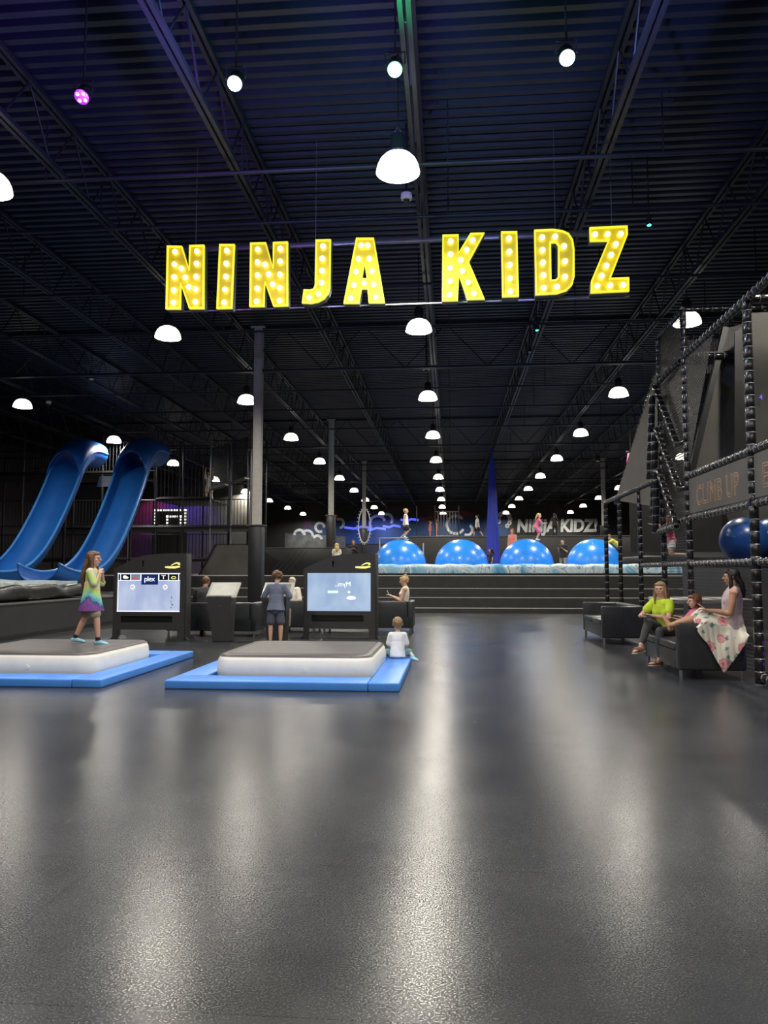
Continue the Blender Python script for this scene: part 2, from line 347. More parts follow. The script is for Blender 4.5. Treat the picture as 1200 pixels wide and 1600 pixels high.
def baked(bm, mods):                      # run modifiers on a bmesh, give a new bmesh back
    me = bpy.data.meshes.new('tmp'); bm.to_mesh(me); bm.free(); o = bpy.data.objects.new('tmp', me); COL.objects.link(o)
    for t, kw in mods:
        md = o.modifiers.new('m', t)
        for k, v in kw.items(): setattr(md, k, v)
    dg = bpy.context.evaluated_depsgraph_get(); dg.update()
    m2 = bpy.data.meshes.new_from_object(o.evaluated_get(dg)); out = bmesh.new(); out.from_mesh(m2)
    bpy.data.objects.remove(o); bpy.data.meshes.remove(me); bpy.data.meshes.remove(m2); return out
def fuse(bm, vox, it=2): return baked(bm, [('REMESH', dict(mode='VOXEL', voxel_size=vox)), ('SMOOTH', dict(factor=0.5, iterations=it))])
def text_bm(s, size, depth=0.004, outline=0.0, align='CENTER', spacing=1.0, shear=0.0):
    c = bpy.data.curves.new('t', 'FONT'); c.body = s; c.size = size; c.align_x = align; c.space_character = spacing; c.shear = shear
    c.resolution_u = 4
    if outline: c.fill_mode = 'NONE'; c.bevel_depth = outline; c.bevel_resolution = 1
    else: c.extrude = depth
    o = bpy.data.objects.new('t', c); COL.objects.link(o); dg = bpy.context.evaluated_depsgraph_get(); dg.update()
    me = bpy.data.meshes.new_from_object(o.evaluated_get(dg)); bm = bmesh.new(); bm.from_mesh(me)
    bpy.data.objects.remove(o); bpy.data.curves.remove(c); bpy.data.meshes.remove(me); return bm
def text(name, s, size, m, parent, loc, rot=(PI / 2, 0, 0), sx=1.0, sy=1.0, **k):
    bm = text_bm(s, size, **k); bmesh.ops.scale(bm, vec=(sx, sy, 1), verts=bm.verts)
    o = obj(name, bm, m, parent, smooth=False); o.location = loc; o.rotation_euler = rot; return o
# ================================================================== THE HALL
XL, XR, YF, YB, ZC = -24.0, 17.0, -6.0, 72.5, 8.3
bm = B(); bx(bm, XL, XR, YF, YB, -0.2, 0); struct('floor', bm, 'floor_rubber')
for nm, a in (('wall_left', (XL - .3, XL, YF, YB)), ('wall_right', (XR, XR + .3, YF, YB)), ('wall_front', (XL - .3, XR + .3, YF - .3, YF)), ('wall_back', (XL - .3, XR + .3, YB, YB + .3))):
    bm = B(); bx(bm, *a, -0.2, ZC + 0.3); struct(nm, bm, 'wall_black')
# ceiling: trapezoidal steel deck, ribs across the hall
bm = B(); prof = []; y = YF; pitch = 0.235
while y < YB:
    prof += [(y, ZC), (y + .10, ZC), (y + .125, ZC + .08), (y + .21, ZC + .08)]; y += pitch
prof += [(YB, ZC)]
prof = prof + [(YB, ZC + .25), (YF, ZC + .25)]
a = [bm.verts.new((XL, p[0], p[1])) for p in prof]; b = [bm.verts.new((XR, p[0], p[1])) for p in prof]
for k in range(len(prof)): bm.faces.new((a[k], a[(k + 1) % len(a)], b[(k + 1) % len(a)], b[k]))
struct('ceiling', bm, 'ceiling_lit_blue', smooth=False)
# bar joists along the hall
def joist_bm(L, z0, z1, step, w=0.05, th=0.07):
    bm = B()
    for s in (-1, 1):
        bx(bm, s * 0.045 - .028, s * 0.045 + .028, 0, L, z0, z0 + th); bx(bm, s * 0.045 - .028, s * 0.045 + .028, 0, L, z1 - th, z1)
    n = int(L / step)
    for k in range(n):
        y0 = k * L / n; y1 = (k + .5) * L / n; y2 = (k + 1) * L / n
        rod(bm, (0, y0, z0 + .03), (0, y1, z1 - .03), 0.016, 5); rod(bm, (0, y1, z1 - .03), (0, y2, z0 + .03), 0.016, 5)
    return bm
j0 = None
for k in range(-8, 6):
    x = -0.45 + 2.7 * k
    if j0 is None: j0 = struct('ceiling_joist', joist_bm(YB - YF, 7.35, ZC - .01, 1.25), 'joist_paint', smooth=False); o = j0
    else: o = j0.copy(); COL.objects.link(o)
    o.location = (x, YF, 0)
# girders across, on the column lines
g0 = None
for yg in (20.9, 34.2, 47.5, 60.8):
    if g0 is None:
        g0 = struct('roof_girder', joist_bm(XR - XL, 7.0, ZC - .02, 2.2), 'joist_paint', smooth=False); g0.rotation_euler = (0, 0, -PI / 2); o = g0
    else: o = g0.copy(); COL.objects.link(o)
    o.location = (XL, yg, 0)
# sprinkler pipes across and bridging
pp = None
for i, yp in enumerate([10.6, 12.4, 15.2, 18.2, 24.1, 27.4, 30.8, 38, 41.4, 44.6, 51, 54, 57.4, 64, 67.5]):
    if pp is None:
        bm = B(); rod(bm, (XL, 0, 0), (XR, 0, 0), 0.03, 8)
        for x in range(-18, 15, 3): rod(bm, (x, 0, 0), (x, 0, .95), .012, 5)
        pp = struct('ceiling_pipe', bm, 'joist_paint'); o = pp
    else: o = pp.copy(); COL.objects.link(o)
    o.location = (0, yp, 7.3 if i % 2 else 7.22)
# columns
def column(x, y, zcase, base, label):
    t = thing('steel_column', label, 'column', (x - .06, y, base))
    bm = B(); h = 8.28 - base
    bx(bm, -.115, .115, -.115, .115, 0, h, .015)
    bx(bm, -.2, .2, -.2, .2, h - .03, h)
    obj('shaft', bm, 'column_grey', t)
    bm = B(); bx(bm, -.19, .19, -.19, .19, 0, zcase - base, .03); obj('padding', bm, 'pad_black', t)
    bm = B(); bx(bm, -.23, .23, -.23, .23, zcase - base, zcase - base + .03); obj('cap_ring', bm, 'steel_grey', t)
    return t
ST = 1.26
column(-5.29, 20.9, 2.66, 0, 'tall grey steel column with black padded base on the floor behind the curly-haired boy')
column(-5.29, 34.2, 3.9, ST, 'grey column with padded base rising from the stage just right of the near column')
column(-5.29, 47.5, 4.05, ST, 'far bright-lit column with padded base left of the first blue ball')
column(9.35, 47.5, 4.15, 3.43, 'bright-lit column with padded base at the right end of the row of blue balls')

# ================================================================== CEILING LAMPS
def high_bay():
    t = thing('high_bay_lamp', '', 'ceiling lamp')
    bm = B(); lathe(bm, [(.285, 0), (.283, .03), (.268, .09), (.235, .16), (.185, .215), (.12, .245), (.10, .25), (.095, .235), (.17, .205), (.222, .15), (.255, .085), (.272, .03), (.285, 0)], 32)
    obj('glass_bowl', bm, 'lamp_glass', t)
    bm = B(); lathe(bm, [(.0, .245), (.12, .245), (.13, .27), (.10, .30), (.10, .48), (.07, .52), (0, .52)], 20); hs = obj('ballast_housing', bm, 'steel_black', t)
    bm = B(); rod(bm, (0, 0, .5), (0, 0, 1.72), .012, 6); tube(bm, [(0, 0, .52), (.04, 0, .57), (0, 0, .62), (-.04, 0, .57), (0, 0, .52)], .008, 6, rnd=False); obj('hanger', bm, 'steel_black', t)
    ld = bpy.data.lights.new('lamp_light', 'AREA'); ld.shape = 'DISK'; ld.size = 0.40; ld.energy = LAMP_W; ld.color = (1.0, 0.94, 0.83)
    lo = bpy.data.objects.new('lamp_light', ld); COL.objects.link(lo); lo.parent = t; lo.location = (0, 0, .06)
    return t
lx = [(-13.5, 'far left row'), (-6.25, 'left row'), (-0.65, 'middle row'), (5.0, 'right row'), (10.7, 'far right row')]
ords = ['nearest', 'second', 'third', 'fourth', 'fifth', 'sixth', 'seventh', 'eighth', 'ninth', 'tenth']
L0 = high_bay(); first = True
seen = {}
for xi, (x, rown) in enumerate(lx):
    for n in range(-2, 10):
        y = 9.65 + 6.66 * n
        if n < 0:
            lab = 'glass high-bay lamp out of the picture, %s, %s' % (rown, ('just in front of', 'behind')[-n - 1] + ' the camera'); g = 'high-bay lamps behind the camera'
            if abs(x) > 11: continue
        else:
            if xi == 0 and n < 2 or xi == 4 and n < 2: continue
            seen[rown] = seen.get(rown, -1) + 1; q = ords[seen[rown]]
            lab = 'glowing glass high-bay lamp, %s of the %s' % (q if q == 'nearest' else q + ' from the front', rown); g = 'high-bay ceiling lamps'
        if first: t = L0; first = False; t.location = (x, y, 6.6); t['label'] = lab; t['group'] = g
        else: t = dup(L0, (x, y, 6.6), 0, lab, g)
# coloured stage lights
def par(px, py, label, col, glow, es, quad4=False, en=60):
    p = atZ(px, py, 6.9); t = thing('stage_light', label, 'stage light', p, 0, 'coloured stage lights')
    rotm = Matrix.Rotation(math.radians(28), 4, 'X')
    bm = B(); lathe(bm, [(0, .0), (.075, .0), (.085, -.01), (.085, .16), (.06, .20), (0, .20)], 20); bmesh.ops.rotate(bm, verts=bm.verts, cent=(0, 0, 0), matrix=Matrix.Rotation(math.radians(-38), 3, 'X'))
    obj('housing', bm, 'steel_black', t)
    m = mk('led_' + label.split()[0] + str(px), glow, 0.3, emit=glow, es=es)
    bm = B()
    if quad4:
        for i in (-1, 1):
            for j in (-1, 1): ell(bm, (i * .035, j * .035, -.015), (.024, .024, .02))
    else: ell(bm, (0, 0, -.02), (.078, .078, .05), u=20)
    bmesh.ops.rotate(bm, verts=bm.verts, cent=(0, 0, 0), matrix=Matrix.Rotation(math.radians(-38), 3, 'X')); obj('lens', bm, m, t)
    bm = B(); tube(bm, [(-.11, .04, .08), (-.11, .04, .22), (.11, .04, .22), (.11, .04, .08)], .01, 6, rnd=False); rod(bm, (0, .04, .22), (0, .04, 1.42), .012, 6); obj('yoke', bm, 'steel_black', t)
    ld = bpy.data.lights.new('led_light', 'POINT'); ld.energy = en; ld.color = col; ld.shadow_soft_size = .06
    lo = bpy.data.objects.new('led_light', ld); COL.objects.link(lo); lo.parent = t; lo.location = (0, -.10, -.16)
par(128, 151, 'purple stage light of four small dots, leftmost of the row on the ceiling', (.45, .05, 1), (.75, .1, 1), 6, True, 80)
par(367, 130, 'bright white-blue stage light above the first letters of the sign', (.32, .34, 1), (.85, .9, 1), 18, False, 170)
par(617, 108, 'green stage light over the middle of the hall', (.05, 1, .3), (.2, 1, .45), 10, False, 60)
par(886, 90, 'bright white-blue stage light above the last letters of the sign', (.32, .34, 1), (.85, .9, 1), 18, False, 170)
# dome cameras and little ceiling bits
def dome(px, py, z, s, label):
    p = atZ(px, py, z); t = thing('dome_camera', label, 'security camera', p)
    bm = B(); lathe(bm, [(0, .09), (.085, .09), (.09, .02), (.08, 0), (.05, -.005), (0, -.005)], 24); bmesh.ops.scale(bm, vec=(s, s, s), verts=bm.verts); obj('housing', bm, 'white_plastic', t)
    bm = B(); ell(bm, (0, 0, 0), (.05 * s, .05 * s, .055 * s), u=20, v=12); obj('dome', bm, 'glass_dark', t)
    bm = B(); rod(bm, (0, 0, .08 * s), (0, 0, ZC + .02 - z), .02, 8); obj('mount', bm, 'steel_black', t)
dome(635, 312, 7.1, 1.0, 'white dome camera just below the nearest lamp')
dome(666, 578, 7.1, 1.1, 'white dome camera above the third lamp of the middle row')
dome(76, 631, 7.1, 1.0, 'white dome camera beside the far left lamp')
def fleck(px, py, z, label, m, s=.05):
    p = atZ(px, py, z); t = thing('spot_light', label, 'spot light', p)
    bm = B(); lathe(bm, [(0, 0), (s, 0), (s * .9, s * 2.5), (0, s * 2.5)], 14); obj('housing', bm, 'steel_black', t)
    bm = B(); ell(bm, (0, -.01, 0), (s * .8, s * .8, s * .5)); obj('lens', bm, m, t)
    bm = B(); rod(bm, (0, 0, s * 2), (0, 0, ZC + .02 - z), .01, 6); obj('stem', bm, 'steel_black', t)
mk('led_teal', (0.1, .8, .7), .3, emit=(.1, .9, .7), es=2.5)
fleck(1014, 352, 7.1, 'small green-lit spot light right of the letter Z', 'led_teal', .045)
fleck(839, 516, 7.1, 'small teal-lit spot light below the letter D', 'led_teal', .05)
fleck(143, 592, 7.1, 'small white spot light on the ceiling far left', 'white_plastic', .09)
fleck(828, 550, 7.1, 'small white spot light below the teal one', 'white_plastic', .05)
fleck(934, 720, 7.1, 'small white spot light right of the fourth lamp of the right row', 'white_plastic', .12)
# exit sign hanging on a cord
p = atY(985, 716, 26); t = thing('hanging_sign', 'small pinkish red lit sign hanging on a thin cord beside the climbing cage', 'sign', p)
bm = B(); bx(bm, -.10, .10, -.05, .05, -.17, .17, .01); bmesh.ops.rotate(bm, verts=bm.verts, matrix=Matrix.Rotation(.15, 3, 'Y')); obj('panel', bm, 'exit_red', t)
bm = B(); bx(bm, -.13, .13, -.06, .06, .17, .25, .01); obj('top_cap', bm, 'steel_black', t)
bm = B(); rod(bm, (0, 0, .25), (0, 0, 8.2 - p.z), .008, 5); obj('cord', bm, 'cable', t)

# ================================================================== THE MARQUEE SIGN
A0 = V((-4.44, 11.56, 0)); B0 = V((2.71, 11.47, 0)); ud = (B0 - A0).normalized(); nd = V((-ud.y, ud.x, 0))
mid = (A0 + B0) / 2; SA = math.atan2(ud.y, ud.x)
sg = thing('marquee_sign', 'big yellow marquee letter sign reading NINJA KIDZ hanging from the ceiling on black bars', 'sign', (mid.x, mid.y, 5.0), SA)
def sp(px, py):
    d = ray(px, py); k = (mid - EYE).dot(nd) / d.dot(nd); P = EYE + d * k; return ((P - mid).dot(ud), P.z - 5.0)
z1 = lambda x, y: sp(240 + x / 3.158, 330 + y / 3.158)
z2 = lambda x, y: sp(620 + x / 3.0, 330 + y / 3.0)
letters = [
 ('N', z1, [(68,172),(142,174),(176,292),(178,170),(252,168),(250,484),(178,484),(136,360),(134,486),(62,486)], [], [(110,205),(107,267),(106,330),(105,394),(103,455),(142,287),(160,332),(178,379),(218,203),(216,263),(214,327),(211,389),(210,452)]),
 ('I', z1, [(326,165),(402,165),(388,482),(312,484)], [], [(365,200),(362,263),(360,327),(356,391),(352,455)]),
 ('N', z1, [(478,158),(556,156),(590,282),(590,155),(664,152),(664,470),(592,472),(550,352),(546,473),(474,474)], [], [(517,194),(516,257),(516,321),(514,386),(512,449),(553,268),(571,316),(590,366),(628,190),(627,252),(626,318),(626,383),(625,446)]),
 ('J', z1, [(800,143),(876,141),(872,380),(862,410),(842,436),(814,451),(780,458),(733,456),(742,388),(772,390),(790,384),(797,366)], [], [(838,178),(835,239),(834,299),(832,359),(817,413),(770,432)]),
 ('A', z1, [(1000,134),(1088,134),(1142,455),(1062,456),(1056,385),(1028,386),(1014,458),(938,458)], [[(1041,262),(1029,334),(1053,334)]], [(1026,174),(1058,174),(1013,241),(1066,241),(1000,304),(1079,302),(990,370),(1040,360),(1088,368),(975,434),(1098,430)]),
 ('K', z2, [(214,113),(290,111),(290,195),(345,105),(412,103),(338,240),(412,415),(332,417),(292,308),(286,422),(212,424)], [], [(253,146),(252,208),(250,271),(250,334),(248,396),(355,141),(327,186),(300,234),(307,286),(334,338),(361,390)]),
 ('I', z2, [(488,98),(564,97),(572,402),(494,404)], [], [(525,133),(527,195),(529,257),(530,320),(531,381)]),
 ('D', z2, [(643,90),(730,86),(775,92),(805,105),(825,135),(832,180),(832,310),(822,348),(795,375),(750,390),(650,395)], [[(722,150),(745,150),(755,165),(755,310),(745,322),(724,324)]], [(680,128),(682,187),(684,246),(686,305),(688,364),(741,124),(782,169),(787,240),(787,312),(749,360)]),
 ('Z', z2, [(902,78),(1080,70),(1082,112),(1002,315),(1088,312),(1088,378),(908,386),(910,328),(988,142),(904,144)], [], [(927,114),(986,112),(1047,111),(1024,160),(1002,210),(980,260),(958,308),(938,355),(998,353),(1059,350)])]
def inset(poly, d):
    n = len(poly); out = []; ar = sum(poly[i][0] * poly[(i + 1) % n][1] - poly[(i + 1) % n][0] * poly[i][1] for i in range(n)); sgn = 1 if ar > 0 else -1
    for i in range(n):
        p0, p1, p2 = V(poly[i - 1]), V(poly[i]), V(poly[(i + 1) % n]); e1 = (p1 - p0).normalized(); e2 = (p2 - p1).normalized()
        n1 = V((-e1.y, e1.x)) * sgn; n2 = V((-e2.y, e2.x)) * sgn; b = (n1 + n2); k = max(0.5, b.length_squared / 2) 
        q = p1 + b * (d / k); out.append((q.x, q.y))
    return out
for ch, f, pl, holes, bulbs in letters:
    P = [f(*q) for q in pl]; Hs = [[f(*q) for q in h] for h in holes]
    bm = B(); prism(bm, P, .012, .15, 0, Hs)
    body = obj('letter', bm, 'letter_side', sg, smooth=False)
    bm = B(); prism(bm, inset(P, .004), 0.0, .011, 0, [inset(h, -.004) for h in Hs]); obj('letter_face', bm, 'letter_face', body, smooth=False)
    bm = B()
    for loop, s_ in [(P, 1)] + [(h, -1) for h in Hs]:
        inn = inset(loop, .020 * s_); n = len(loop); vs = []
        for q, yy in ((loop, .02), (loop, -.03), (inn, -.03), (inn, .0)): vs.append([bm.verts.new((x, yy, z)) for x, z in q])
        for a_, b_ in zip(vs, vs[1:]):
            for k in range(n): bm.faces.new((a_[k], a_[(k + 1) % n], b_[(k + 1) % n], b_[k]))
    obj('letter_rim', bm, 'letter_rim', body, smooth=False)
    b0 = None
    for q in bulbs:
        x, z = f(*q)
        if b0 is None:
            bm = B(); ell(bm, (0, -.045, 0), (.040, .040, .040), u=16, v=10); lathe(bm, [(.02, 0), (.02, .02)], 8)
            b0 = obj('bulb', bm, 'bulb', body); o = b0
        else: o = b0.copy(); COL.objects.link(o); o.parent = body
        o.location = (x, 0, z)
zb = sp(640, 368)[1]
xa, xb = sp(262, 380)[0], sp(985, 360)[0]
bm = B(); bx(bm, xa, xb, .16, .21, zb - .035, zb + .035, .004); obj('frame_bar', bm, 'steel_grey', sg)
zl = sp(380, 478)[1]
bm = B(); bx(bm, xa, xb, .16, .185, zl - .01, zl + .01); obj('frame_bar', bm, 'steel_grey', sg)
for px in (300, 490, 870, 960):
    x = sp(px, 370)[0]; bm = B(); rod(bm, (x, .18, zb), (x, .18, 3.3), .006, 5); obj('hanging_cable', bm, 'cable', sg)
    bm = B(); bx(bm, x - .012, x + .012, .155, .18, zl, zb); obj('frame_upright', bm, 'steel_black', sg)

# ================================================================== TIERED STAGE
sx0, sx1 = -22.0, 16.8
st = thing('tiered_stage', 'long black stage with four seating tiers and light metal edge strips', 'stage', (0, 26.2, 0))
tiers = [(0, .17), (.7, .5), (1.4, .8), (2.3, ST)]
for i, (dy, z) in enumerate(tiers):
    x0 = -9.6 if i < 3 else sx0
    bm = B(); bx(bm, x0, sx1, dy, (tiers[i + 1][0] if i < 3 else 46.0), 0, z); obj('tier' if i < 3 else 'stage_deck', bm, 'stage_black' if i < 3 else 'stage_top', st, smooth=False)
    bm = B(); bx(bm, x0, sx1, dy - .012, dy + .03, z - .012 if i < 3 else z - .03, z + .006); obj('edge_strip', bm, 'nosing', st)
bm = B(); bx(bm, sx0, sx1, 2.28, 2.295, 0, ST - .04); obj('riser_panel', bm, 'stage_black', st, smooth=False)
# landing cushion and big balls
ct = thing('landing_cushion', 'long inflated cushion with pale blue and white swirls under the row of big blue balls', 'inflatable cushion', (2.9, 31, ST))
bm = B(); bx(bm, -6.2, 6.8, -2.0, 2.0, 0, .41, .12, seg=4)
bmesh.ops.subdivide_edges(bm, edges=[e for e in bm.edges if e.calc_length() > 3], cuts=40, use_grid_fill=True)
for v in bm.verts:
    v.co += V((0, -.5 if v.co.y < 0 else .5, 1)) * (.035 * math.sin(v.co.x * 7) * math.cos(v.co.x * 2.3 + v.co.y)) if v.co.z > .05 else V()
obj('cushion_top', bm, 'cushion_swirl', ct)
bm = B(); bx(bm, -6.25, 6.85, -2.04, -1.98, 0, .07); obj('hem', bm, 'vinyl_black', ct)
def ball_bm(r, hemi=True):
    bm = B(); ell(bm, (0, 0, 0), (r, r, r * 1.0), u=48, v=32)
    return bm
bl = None
names = ['leftmost, a blond child on top', 'second from the left, nobody on it', 'third, a child in pink on top', 'rightmost, a child in yellow on it']
for k, x in enumerate((-2.03, .43, 3.02, 5.64)):
    lab = 'big glossy blue ball in the swirly cushion, ' + names[k]
    if bl is None:
        bl = thing('giant_ball', lab, 'ball', (x, 31, 1.63), 0, 'row of giant blue balls')
        bm = ball_bm(1.06); obj('ball_skin', bm, 'ball_blue', bl)
        for a in range(8):     # welded seams with little puckers
            bm = B(); th = a * PI / 4; n = 14
            for q in range(2, n):
                ph = q * (PI / 2) / n * .9; c = V((math.cos(th) * math.cos(ph), math.sin(th) * math.cos(ph), math.sin(ph))) * 1.062
                tg = V((-math.sin(th), math.cos(th), 0)); tube(bm, [c - tg * .035, c + tg * .035], .004, 5, rnd=False)
            obj('seam', bm, 'slide_rim', bl)
    else: dup(bl, (x, 31, 1.63), k * .7, lab)
# far platform
bm = B(); bx(bm, -2.4, 12.5, 45, 66, ST, 3.42, .02); fp = setp(obj('far_platform', bm, 'stage_black'), 'long dark raised platform behind the blue balls with a light top edge', 'platform')
bm = B(); bx(bm, -2.4, 12.5, 44.97, 45.03, 3.42, 3.47); obj('edge_strip', bm, 'steel_grey', fp)
def pickets(name, x0, x1, y0, y1, z0, z1, n, m, parent, r=.014, rails=True):
    bm = B()
    for k in range(n + 1):
        x = x0 + (x1 - x0) * k / n; y = y0 + (y1 - y0) * k / n; rod(bm, (x, y, z0), (x, y, z1), r, 5)
    if rails:
        rod(bm, (x0, y0, z0), (x1, y1, z0), r * 1.6, 6); rod(bm, (x0, y0, z1), (x1, y1, z1), r * 1.6, 6)
    return obj(name, bm, m, parent)
t = thing('railing', 'picket railing panel on the far platform next to two children in coral', 'railing', (-1.6, 46, 3.42)); pickets('picket_panel', .7, 2.1, 0, 0, .1, 1.55, 8, 'steel_grey', t, .02)
for x in (-.4, .7, 2.1, 4.0):
    bm = B(); rod(bm, (x, 0, 0), (x, 0, 1.9), .035, 8); obj('rail_post', bm, 'steel_black', t)
t = thing('goal_frame', 'low white tube frame standing behind the leftmost ball', 'frame', (-3.4, 37, ST))
bm = B(); tube(bm, [(0, 0, 0), (0, 0, 1.75), (1.3, 0, 1.75), (1.3, 0, 1.3)], .035, 8, rnd=False); obj('tube_frame', bm, 'rail_white', t)
bm = B(); tube(bm, [(2.1, 0, 1.5), (2.1, 0, 0)], .03, 8, rnd=False); rod(bm, (.8, 0, 1.6), (1.5, 0, 2.2), .03); obj('brace', bm, 'rail_white', t)
t = thing('aerial_hoop', 'tall narrow aerial hoop with light fringe hanging on a cord left of the balls', 'aerial hoop', (-4.6, 41, 3.85))
bm = B(); n = 28; tube(bm, [(.32 * math.cos(2 * PI * k / n), 0, .92 * math.sin(2 * PI * k / n)) for k in range(n + 1)], .03, 6, rnd=False)
for k in range(n): a = 2 * PI * k / n; rod(bm, (.32 * math.cos(a), 0, .92 * math.sin(a)), (.43 * math.cos(a), 0, 1.02 * math.sin(a)), .015, 4)
obj('ring', bm, 'mural_white', t)
bm = B(); rod(bm, (0, 0, .92), (0, 0, 4.4), .012, 5); obj('cord', bm, 'cable', t)
# blue aerial silk
bm = B(); H_ = 6.6
def silk(u, v):
    z = v * H_; wd = .05 + .30 * (1 - v) ** .8; a = u * 2 * PI; r = wd * (1 + .28 * math.sin(5 * a + v * 3))
    return V((r * math.cos(a), .35 * r * math.sin(a), z))
grid(bm, 40, 24, silk); bmesh.ops.remove_doubles(bm, verts=bm.verts, dist=.001)
p = atY(770, 880, 41)
t = thing('aerial_silk', 'long royal blue aerial silk hanging from the ceiling between the second and third ball', 'aerial silk', (p.x, 41, ST + .1)); obj('fabric', bm, 'silk_blue', t)
bm = B(); rod(bm, (0, 0, H_ - .2), (0, 0, 7.0), .012, 5); obj('cord', bm, 'cable', t)
# dark low boxes on the stage, left
t = thing('padded_wall_box', 'low black padded box wall on the stage between the two left columns', 'padded block', (-6.0, 31, ST + .008))
bm = B(); bx(bm, -1.9, 1.9, -1, 1, 0, 1.05, .03); obj('box_body', bm, 'pad_black', t)
bm = B(); bx(bm, -1.9, 1.9, -1.03, 1.0, 1.05, 1.08); obj('edge_strip', bm, 'steel_grey', t)
for k in range(4):
    bm = B(); bar(bm, (-1.1 + k * .22, -1.01, .1), (-.3 + k * .22, -1.01, .95), .035, .01); obj('stripe', bm, 'panel_grey', t)
t = thing('ramp_wall', 'grey-blue sloped climbing ramp block on the stage left of the near column', 'ramp', (-8.65, 29.2, ST + .008))
bm = B(); prism(bm, [(-.95, 0), (1.0, 0), (1.0, 1.15), (-.35, 1.15)], -.2, 1.2); obj('ramp_body', bm, 'panel_grey', t, smooth=False)
bm = B(); bar(bm, (-1.0, -.22, 0), (-.37, -.22, 1.18), .09, .05); bar(bm, (-.37, -.22, 1.18), (1.0, -.22, 1.18), .04, .03); obj('edge_trim', bm, 'steel_black', t)

# ================================================================== WALL MURAL (painted shapes, far wall)
YM = YB - .02
def mp_(px, py): p = atY(px, py, YM); return (p.x, p.z)
mt = thing('wall_mural', 'painted mural along the far wall with clouds, chains, blue band and NINJA KIDZ! lettering', 'mural', (0, YM, 0))
def paint(name, pxs, m, d=.02):
    bm = B(); prism(bm, [mp_(*q) for q in pxs], -d, 0); return obj(name, bm, m, mt, smooth=False)
def stroke(name, pxs, m, r=.12, dy=-.06):
    bm = B(); P = [(mp_(*q)[0], dy, mp_(*q)[1]) for q in pxs]; tube(bm, P, [(r, .03)] * len(P), 6, side=None, rnd=False) if False else tube(bm, P, r, 6, rnd=False); 
    bmesh.ops.scale(bm, vec=(1, .3, 1), verts=bm.verts); return obj(name, bm, m, mt)
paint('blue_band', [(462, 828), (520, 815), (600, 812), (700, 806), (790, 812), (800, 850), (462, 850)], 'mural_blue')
paint('grey_band', [(445, 833), (540, 838), (540, 860), (445, 860)], 'mural_grey', .03)
paint('purple_shape', [(476, 808), (484, 806), (488, 826), (474, 826)], 'mural_purple', .03)
paint('red_arc', [(655, 812), (690, 800), (720, 798), (743, 802), (738, 808), (700, 806), (662, 818)], 'mural_red', .03)
paint('red_dome', [(522, 812), (527, 802), (533, 812)], 'mural_red', .03)
def arc(cx, cy, r, a0, a1, n=12, ry=None): return [(cx + r * math.cos(math.radians(a0 + (a1 - a0) * k / n)), cy - (ry or r) * math.sin(math.radians(a0 + (a1 - a0) * k / n))) for k in range(n + 1)]
for pts in (arc(468, 836, 8, 0, 180), arc(480, 838, 9, 0, 150), arc(496, 844, 7, 10, 150), arc(500, 824, 7, 0, 300), arc(530, 818, 7, -80, 120), arc(590, 818, 12, 20, 200), arc(604, 812, 9, -40, 150), arc(712, 820, 14, 40, 330), arc(730, 828, 8, -120, 60)):
    stroke('cloud_outline', pts, 'mural_white', .14)
for k in range(9):
    a = -60 + k * 32; cx, cy = 788 + 9 * math.cos(math.radians(a)), 812 - 11 * math.sin(math.radians(a)); stroke('chain_link', arc(cx, cy, 2.4, 0, 360, 8), 'mural_white', .09)
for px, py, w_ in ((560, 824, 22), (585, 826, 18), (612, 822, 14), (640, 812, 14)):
    stroke('light_streak', [(px - w_, py), (px - w_ * .3, py + 2), (px + w_ * .2, py - 1), (px + w_, py + 1)], 'neon_blue', .12)  # blue neon glow on the wall, drawn as glowing strokes
x0, zt = mp_(808, 808); x1, zb_ = mp_(932, 832)
bm = text_bm('NINJA KIDZ!', 2.1, depth=.03, shear=.1); 
xs = [v.co.x for v in bm.verts]; ys = [v.co.y for v in bm.verts]
bmesh.ops.scale(bm, vec=((x1 - x0) / (max(xs) - min(xs)), (zt - zb_) / (max(ys) - min(ys)), 1), verts=bm.verts)
o = obj('mural_lettering', bm, 'mural_grey', mt, smooth=False); o.location = ((x0 + x1) / 2, -.05, zb_ + .1); o.rotation_euler = (PI / 2, 0, 0)
bm = text_bm('NINJA KIDZ!', 2.1, outline=.10, shear=.1)
bmesh.ops.scale(bm, vec=((x1 - x0) / (max(xs) - min(xs)), (zt - zb_) / (max(ys) - min(ys)), .3), verts=bm.verts)
o = obj('lettering_outline', bm, 'mural_white', mt); o.location = ((x0 + x1) / 2, -.10, zb_ + .1); o.rotation_euler = (PI / 2, 0, 0)

# ================================================================== LEFT PLATFORM, AIRBAG, SLIDES, TOWER
t = thing('side_platform', 'low black platform along the left with a light top edge, under the grey airbag', 'platform', (-9.0, 12, 0))
bm = B(); bx(bm, -9, 0, -4, 13.2, 0, .72); obj('platform_body', bm, 'stage_black', t, smooth=False)
bm = B(); bx(bm, -.12, .02, -4, 13.2, .715, .745); obj('edge_strip', bm, 'panel_grey', t)
bm = B(); bx(bm, .0, .03, -4, 13.2, 0, .1); obj('skirting', bm, 'kiosk_dark', t)
t = thing('airbag', 'landing airbag with pale blue-white top and wrinkled black sides on the left platform', 'airbag', (-12.3, 16.6, .745))
bm = B(); bx(bm, -2.6, 2.6, -3.6, 3.4, 0, .34, .1, seg=3); bmesh.ops.subdivide_edges(bm, edges=[e for e in bm.edges if e.calc_length() > .5], cuts=26, use_grid_fill=True)
from mathutils import noise as NZ
for v in bm.verts:
    if v.co.z > .03: n_ = NZ.noise(v.co * 2.1); v.co += V((n_ * .10, n_ * .08, n_ * .07))
obj('airbag_sides', bm, 'bag_black', t)
